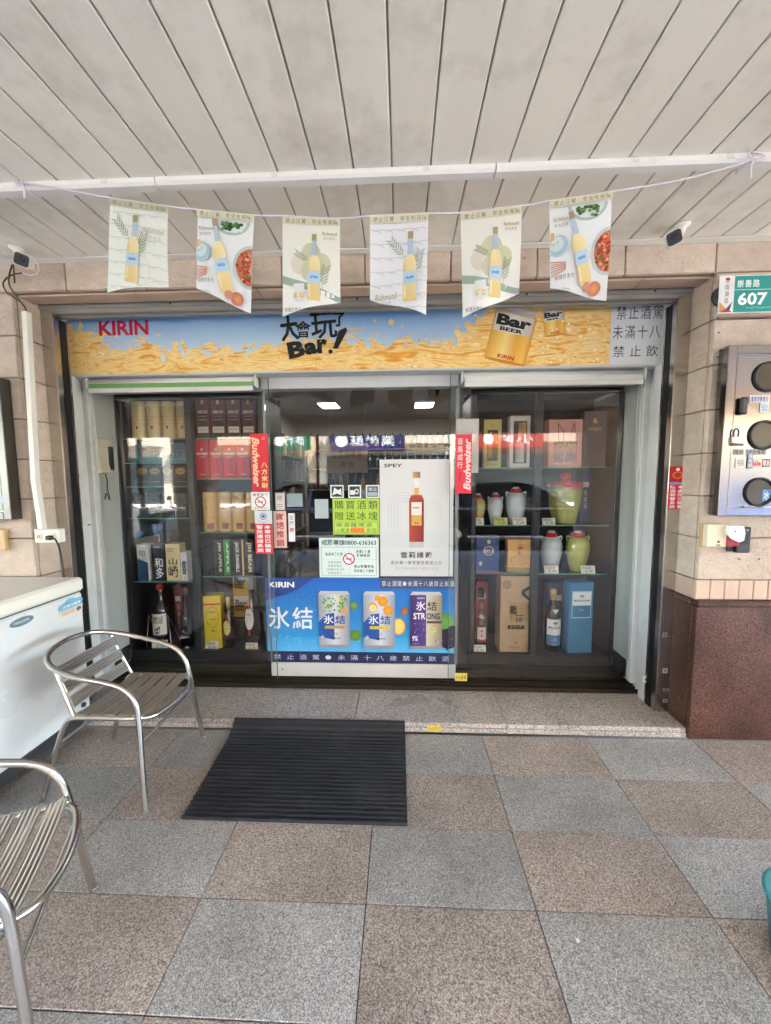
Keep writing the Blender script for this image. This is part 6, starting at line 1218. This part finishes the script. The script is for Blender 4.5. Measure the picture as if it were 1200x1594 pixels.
# unseen storeys added above the arcade to block the sun, and its street columns
ub = empty('unseen_storeys', (0, 3, 2.96), label='unseen beige upper storeys above the arcade, added to block the sun', cat='building')
part('upper_wall', MB().box(-9, 9, -2.3, 8.3, 2.96, 9.4), 'render_beige', ub)
part('fascia_beam', MB().box(-9, 9, -2.3, -2.11, 2.35, 2.958), 'stone_smooth', ub)
for k in range(6): part('window', MB().box(-7.6+k*2.8, -5.9+k*2.8, -2.32, -2.302, 4.2, 5.7), 'window_dark', ub)
for x, lb in ((-3.9, 'beige stone arcade column left of the shop'), (3.6, 'beige stone arcade column right of the shop')):
    put('arcade_column', MB().box(x-.3, x+.3, -2.29, -1.75, 0.001, 2.726, .02), MATS['stone_smooth'], label=lb, cat='column', group='street columns of the arcade')
for x, m_, s in ((-6.05, 'stone_smooth', 1), (6.05, 'stone_smooth', 1)):
    pass

def building(x0, x1, h, m_, lb, seed):
    rn = random.Random(seed); b_ = empty('street_building', ((x0+x1)/2, -18, .03), label=lb, cat='building', group='houses across the street')
    part('facade', MB().box(x0+.02, x1-.02, -27, -18.0, .031, h), m_, b_)
    part('parapet', MB().box(x0, x1, -18.25, -17.97, h+.001, h+.5), m_, b_)
    fl = int((h-3.4)/3)
    part('arcade_opening', MB().box(x0+.5, x1-.5, -17.995, -17.9, .04, 2.9), 'window_dark', b_)
    for f_ in range(fl):
        z = 4.3+f_*3.0; part('balcony', MB().box(x0+.4, x1-.4, -17.99, -17.3, z-.75, z-.1), m_, b_)
        k = x0+.8
        while k < x1-1.4:
            wd = part('window', MB().box(k, k+1.1, -18.03, -17.97, z, z+1.5), 'window_dark', b_)
            put('window_frame', MB().box(k-.05, k+1.15, -17.969, -17.93, z-.06, z-.005).box(k-.05, k+1.15, -17.969, -17.93, z+1.5, z+1.56).box(k+.53, k+.57, -17.969, -17.94, z, z+1.495), MATS['white_alu'], b_).location -= b_.location
            k += 1.75
    return b_
building(-24, -14.2, 12.5, 'render_cream', 'cream apartment house across the street, farthest left in the reflection', 1)
building(-14, -5.2, 9.8, 'render_beige', 'beige house across the street with the green shop sign', 2)
building(-5, 3.4, 13, 'render_cream', 'tall cream house across the street with the dark purple shop sign', 3)
building(3.6, 12, 10, 'render_pink', 'pinkish house across the street, right of the cream one', 4)
building(12.2, 24, 13, 'render_beige', 'beige apartment house across the street, farthest right', 5)
def street_sign(x0, x1, z0, z1, c, txt, lb):
    o = put('street_sign', MB().box(0, x1-x0, 0, .25, 0, z1-z0, .02), mat('signc_%d' % int(x0*10), c, .5), None, (x0, -17.25, z0), label=lb, cat='sign')
    p = Print(.004); p.cells(txt, (x1-x0)*.12, (z1-z0)*.2, (x1-x0)*.75, (z1-z0)*.8, S(224, 226, 222), .02); p.ell((x1-x0)*.85, (z1-z0)*.5, (z1-z0)*.3, (z1-z0)*.3, S(230, 230, 226))
    p.build('lettering', o, ((x1-x0), .252, 0), (0, 0, math.pi))
street_sign(-7.4, -5.3, 3.2, 4.3, S(20, 96, 66), '商行', 'green shop sign on the beige house across the street')
street_sign(-4.1, .2, 3.1, 4.3, S(46, 42, 84), '業鹹酥', 'dark purple shop sign with white lettering across the street')
street_sign(4.4, 8, 3.2, 4.2, S(170, 60, 40), '小吃', 'rust red shop sign across the street')

# cars parked at the kerb
def car(loc, rz, paint, lb):
    r = empty('parked_car', loc, (0, 0, rz), label=lb, cat='car', group='cars parked at the kerb')
    def q(nm, mb, m_, par=None): return put(nm, mb, MATS[m_] if isinstance(m_, str) else m_, par or r)
    hw = .86
    prof = [(-2.15, .32), (-2.2, .62), (-2.1, .86), (-1.2, .96), (1.25, .97), (2.05, .98), (2.18, .7), (2.15, .32)]
    b_ = q('car_body', MB().prism(prof, -hw, hw), paint)
    bv = b_.modifiers.new('b', 'BEVEL'); bv.width = .09; bv.segments = 3; bv.angle_limit = R_(25)
    cab = [(-1.25, .95), (-.45, 1.42), (.1, 1.48), (.85, 1.44), (1.75, .97)]
    mb = MB(); n_ = len(cab)
    vv = [(x, y*(hw-.05-(z-.95)*.32), z) for y in (-1, 1) for x, z in cab]
    mb.add(vv, [tuple(range(n_)), tuple(range(2*n_-1, n_-1, -1))]+[(i, i+n_, (i+1) % n_+n_, (i+1) % n_) for i in range(n_)])
    gl = q('greenhouse', mb, 'window_dark')
    roof = [(-.52, 1.40), (-.2, 1.468), (.1, 1.495), (.6, 1.47), (.95, 1.40)]
    mb = MB(); vv = [(x, y*(hw-.04-(z-.95)*.3), z+dz) for dz in (0, .03) for y in (-1, 1) for x, z in roof]; m_ = len(roof)
    mb.add(vv, [(i, i+1, m_+i+1, m_+i) for i in range(m_-1)]+[(2*m_+i, 2*m_+i+1, 3*m_+i+1, 3*m_+i) for i in range(m_-1)]+[(i, i+1, 2*m_+i+1, 2*m_+i) for i in range(m_-1)]+[(m_+i, m_+i+1, 3*m_+i+1, 3*m_+i) for i in range(m_-1)]+[(0, m_, 3*m_, 2*m_), (m_-1, 2*m_-1, 4*m_-1, 3*m_-1)])
    q('roof', mb, paint)
    for s in (-1, 1):
        for x0, x1 in ((-1.2, -.5), (.98, 1.72)):
            z0, z1 = (.96, 1.41) if x0 < 0 else (1.41, .97)
            q('pillar', MB().tube([(x0, s*(hw-.05-(z0-.95)*.31), z0), (x1, s*(hw-.05-(z1-.95)*.31), z1)], .035, 6, sub=1), paint)
        q('pillar', MB().tube([(.2, s*(hw-.045), .96), (.25, s*(hw-.05-.48*.3), 1.45)], .03, 6, sub=1), paint)
        q('mirror', MB().lathe([(.02, -.08), (.07, -.05), (.07, .05), (.02, .08)], 10, (-.85, s*(hw+.08), 1.0), 'x'), paint)
        for x in (-1.35, 1.35):
            wl = q('wheel', MB().lathe([(.2, -.09), (.3, -.1), (.32, -.05), (.32, .05), (.3, .1), (.2, .09)], 24, (x, s*(hw-.06), .325), 'y'), 'black_rubber')
            put('rim', MB().lathe([(.06, -.11), (.19, -.095), (.2, 0), (.19, .095), (.06, .11)], 16, (x, s*(hw-.06), .325), 'y'), MATS['aluminium'], wl)
        q('headlight', MB().box(-2.19, -2.05, s*.5-.16, s*.5+.16, .66, .78, .03), 'trim_white'); q('tail_light', MB().box(2.1, 2.19, s*.58-.14, s*.58+.14, .72, .9, .02), 'plastic_red')
        q('door_handle', MB().box(.35, .5, s*hw-.012, s*hw+.012, .83, .86, .004), 'aluminium')
    return r
mat('paint_dark', S(30, 32, 36), .2, coat=1.); mat('paint_silver', S(150, 160, 172), .25, .5, coat=1.); mat('paint_blue', S(28, 84, 168), .25, .2, coat=1.)
car((-2.3, -4.1, -.1), 0, 'paint_silver', 'silver grey car parked at the kerb, reflected in the glass door')
car((7.3, -4.0, -.1), math.pi, 'paint_blue', 'blue car parked at the kerb, reflected in the right window')
car((2.5, -4.15, -.1), math.pi, 'paint_dark', 'dark car parked between the silver and the blue one, reflected in the right window')

# scooters on the pavement side, reflected in the left window
def scooter(loc, rz, paint, lb):
    r = empty('parked_scooter', loc, (0, 0, rz), label=lb, cat='scooter', group='scooters at the kerb')
    def q(nm, mb, m_, par=None): return put(nm, mb, MATS[m_], par or r)
    for x in (-.6, .6):
        t = q('wheel', MB().lathe([(.16, -.05), (.22, -.05), (.235, 0), (.22, .05), (.16, .05)], 22, (x, 0, .235), 'y'), 'black_rubber'); put('rim', MB().lathe([(.05, -.045), (.16, -.03), (.16, .03), (.05, .045)], 14, (x, 0, .235), 'y'), MATS['aluminium'], t)
    o = q('body', MB().prism([(-.75, .62), (-.7, .45), (-.35, .3), (.28, .28), (.42, .36), (.52, .9), (.42, .98), (.32, .42), (-.05, .42), (-.12, .72), (-.7, .78)], -.13, .13), paint)
    bv = o.modifiers.new('b', 'BEVEL'); bv.width = .04; bv.segments = 2
    o = q('seat', MB().box(-.68, -.05, -.13, .13, .76, .86, .04), 'plastic_black')
    q('front_fender', MB().prism([(.4, .42), (.6, .52), (.82, .4), (.6, .47)], -.07, .07), paint)
    q('fork', MB().tube([(.6, 0, .235), (.47, 0, .95)], .03, 8, sub=1), 'dark_alu')
    q('handlebar', MB().tube([(.34, -.32, 1.03), (.44, -.12, 1.0), (.44, .12, 1.0), (.34, .32, 1.03)], .016, 8), 'plastic_black')
    q('headlight', MB().lathe([(.02, -.03), (.08, -.03), (.06, .06), (.02, .07)], 12, (.5, 0, .93), 'x'), 'trim_white')
    for s in (-1, 1): q('mirror', MB().tube([(.38, s*.26, 1.03), (.36, s*.3, 1.18)], .006, 6, sub=1).lathe([(.05, -.01), (.05, .01)], 12, (.36, s*.32, 1.22), 'x'), 'plastic_black')
    q('rear_fender', MB().prism([(-.85, .5), (-.75, .62), (-.5, .5), (-.7, .52)], -.06, .06), 'plastic_black')
mat('paint_white', S(220, 222, 222), .25, coat=1.)
scooter((-3.15, -3.35, -.1), R_(78), 'paint_dark', 'black scooter parked at the kerb, reflected in the left window')
scooter((-3.95, -3.3, -.1), R_(84), 'paint_white', 'white scooter parked beside the black one, reflected in the left window')
scooter((-4.8, -3.35, -.1), R_(80), 'paint_dark', 'second black scooter left of the white one, reflected in the left window')
scooter((-5.6, -3.3, -.1), R_(86), 'paint_silver', 'silver scooter farthest left at the kerb, reflected in the left window')
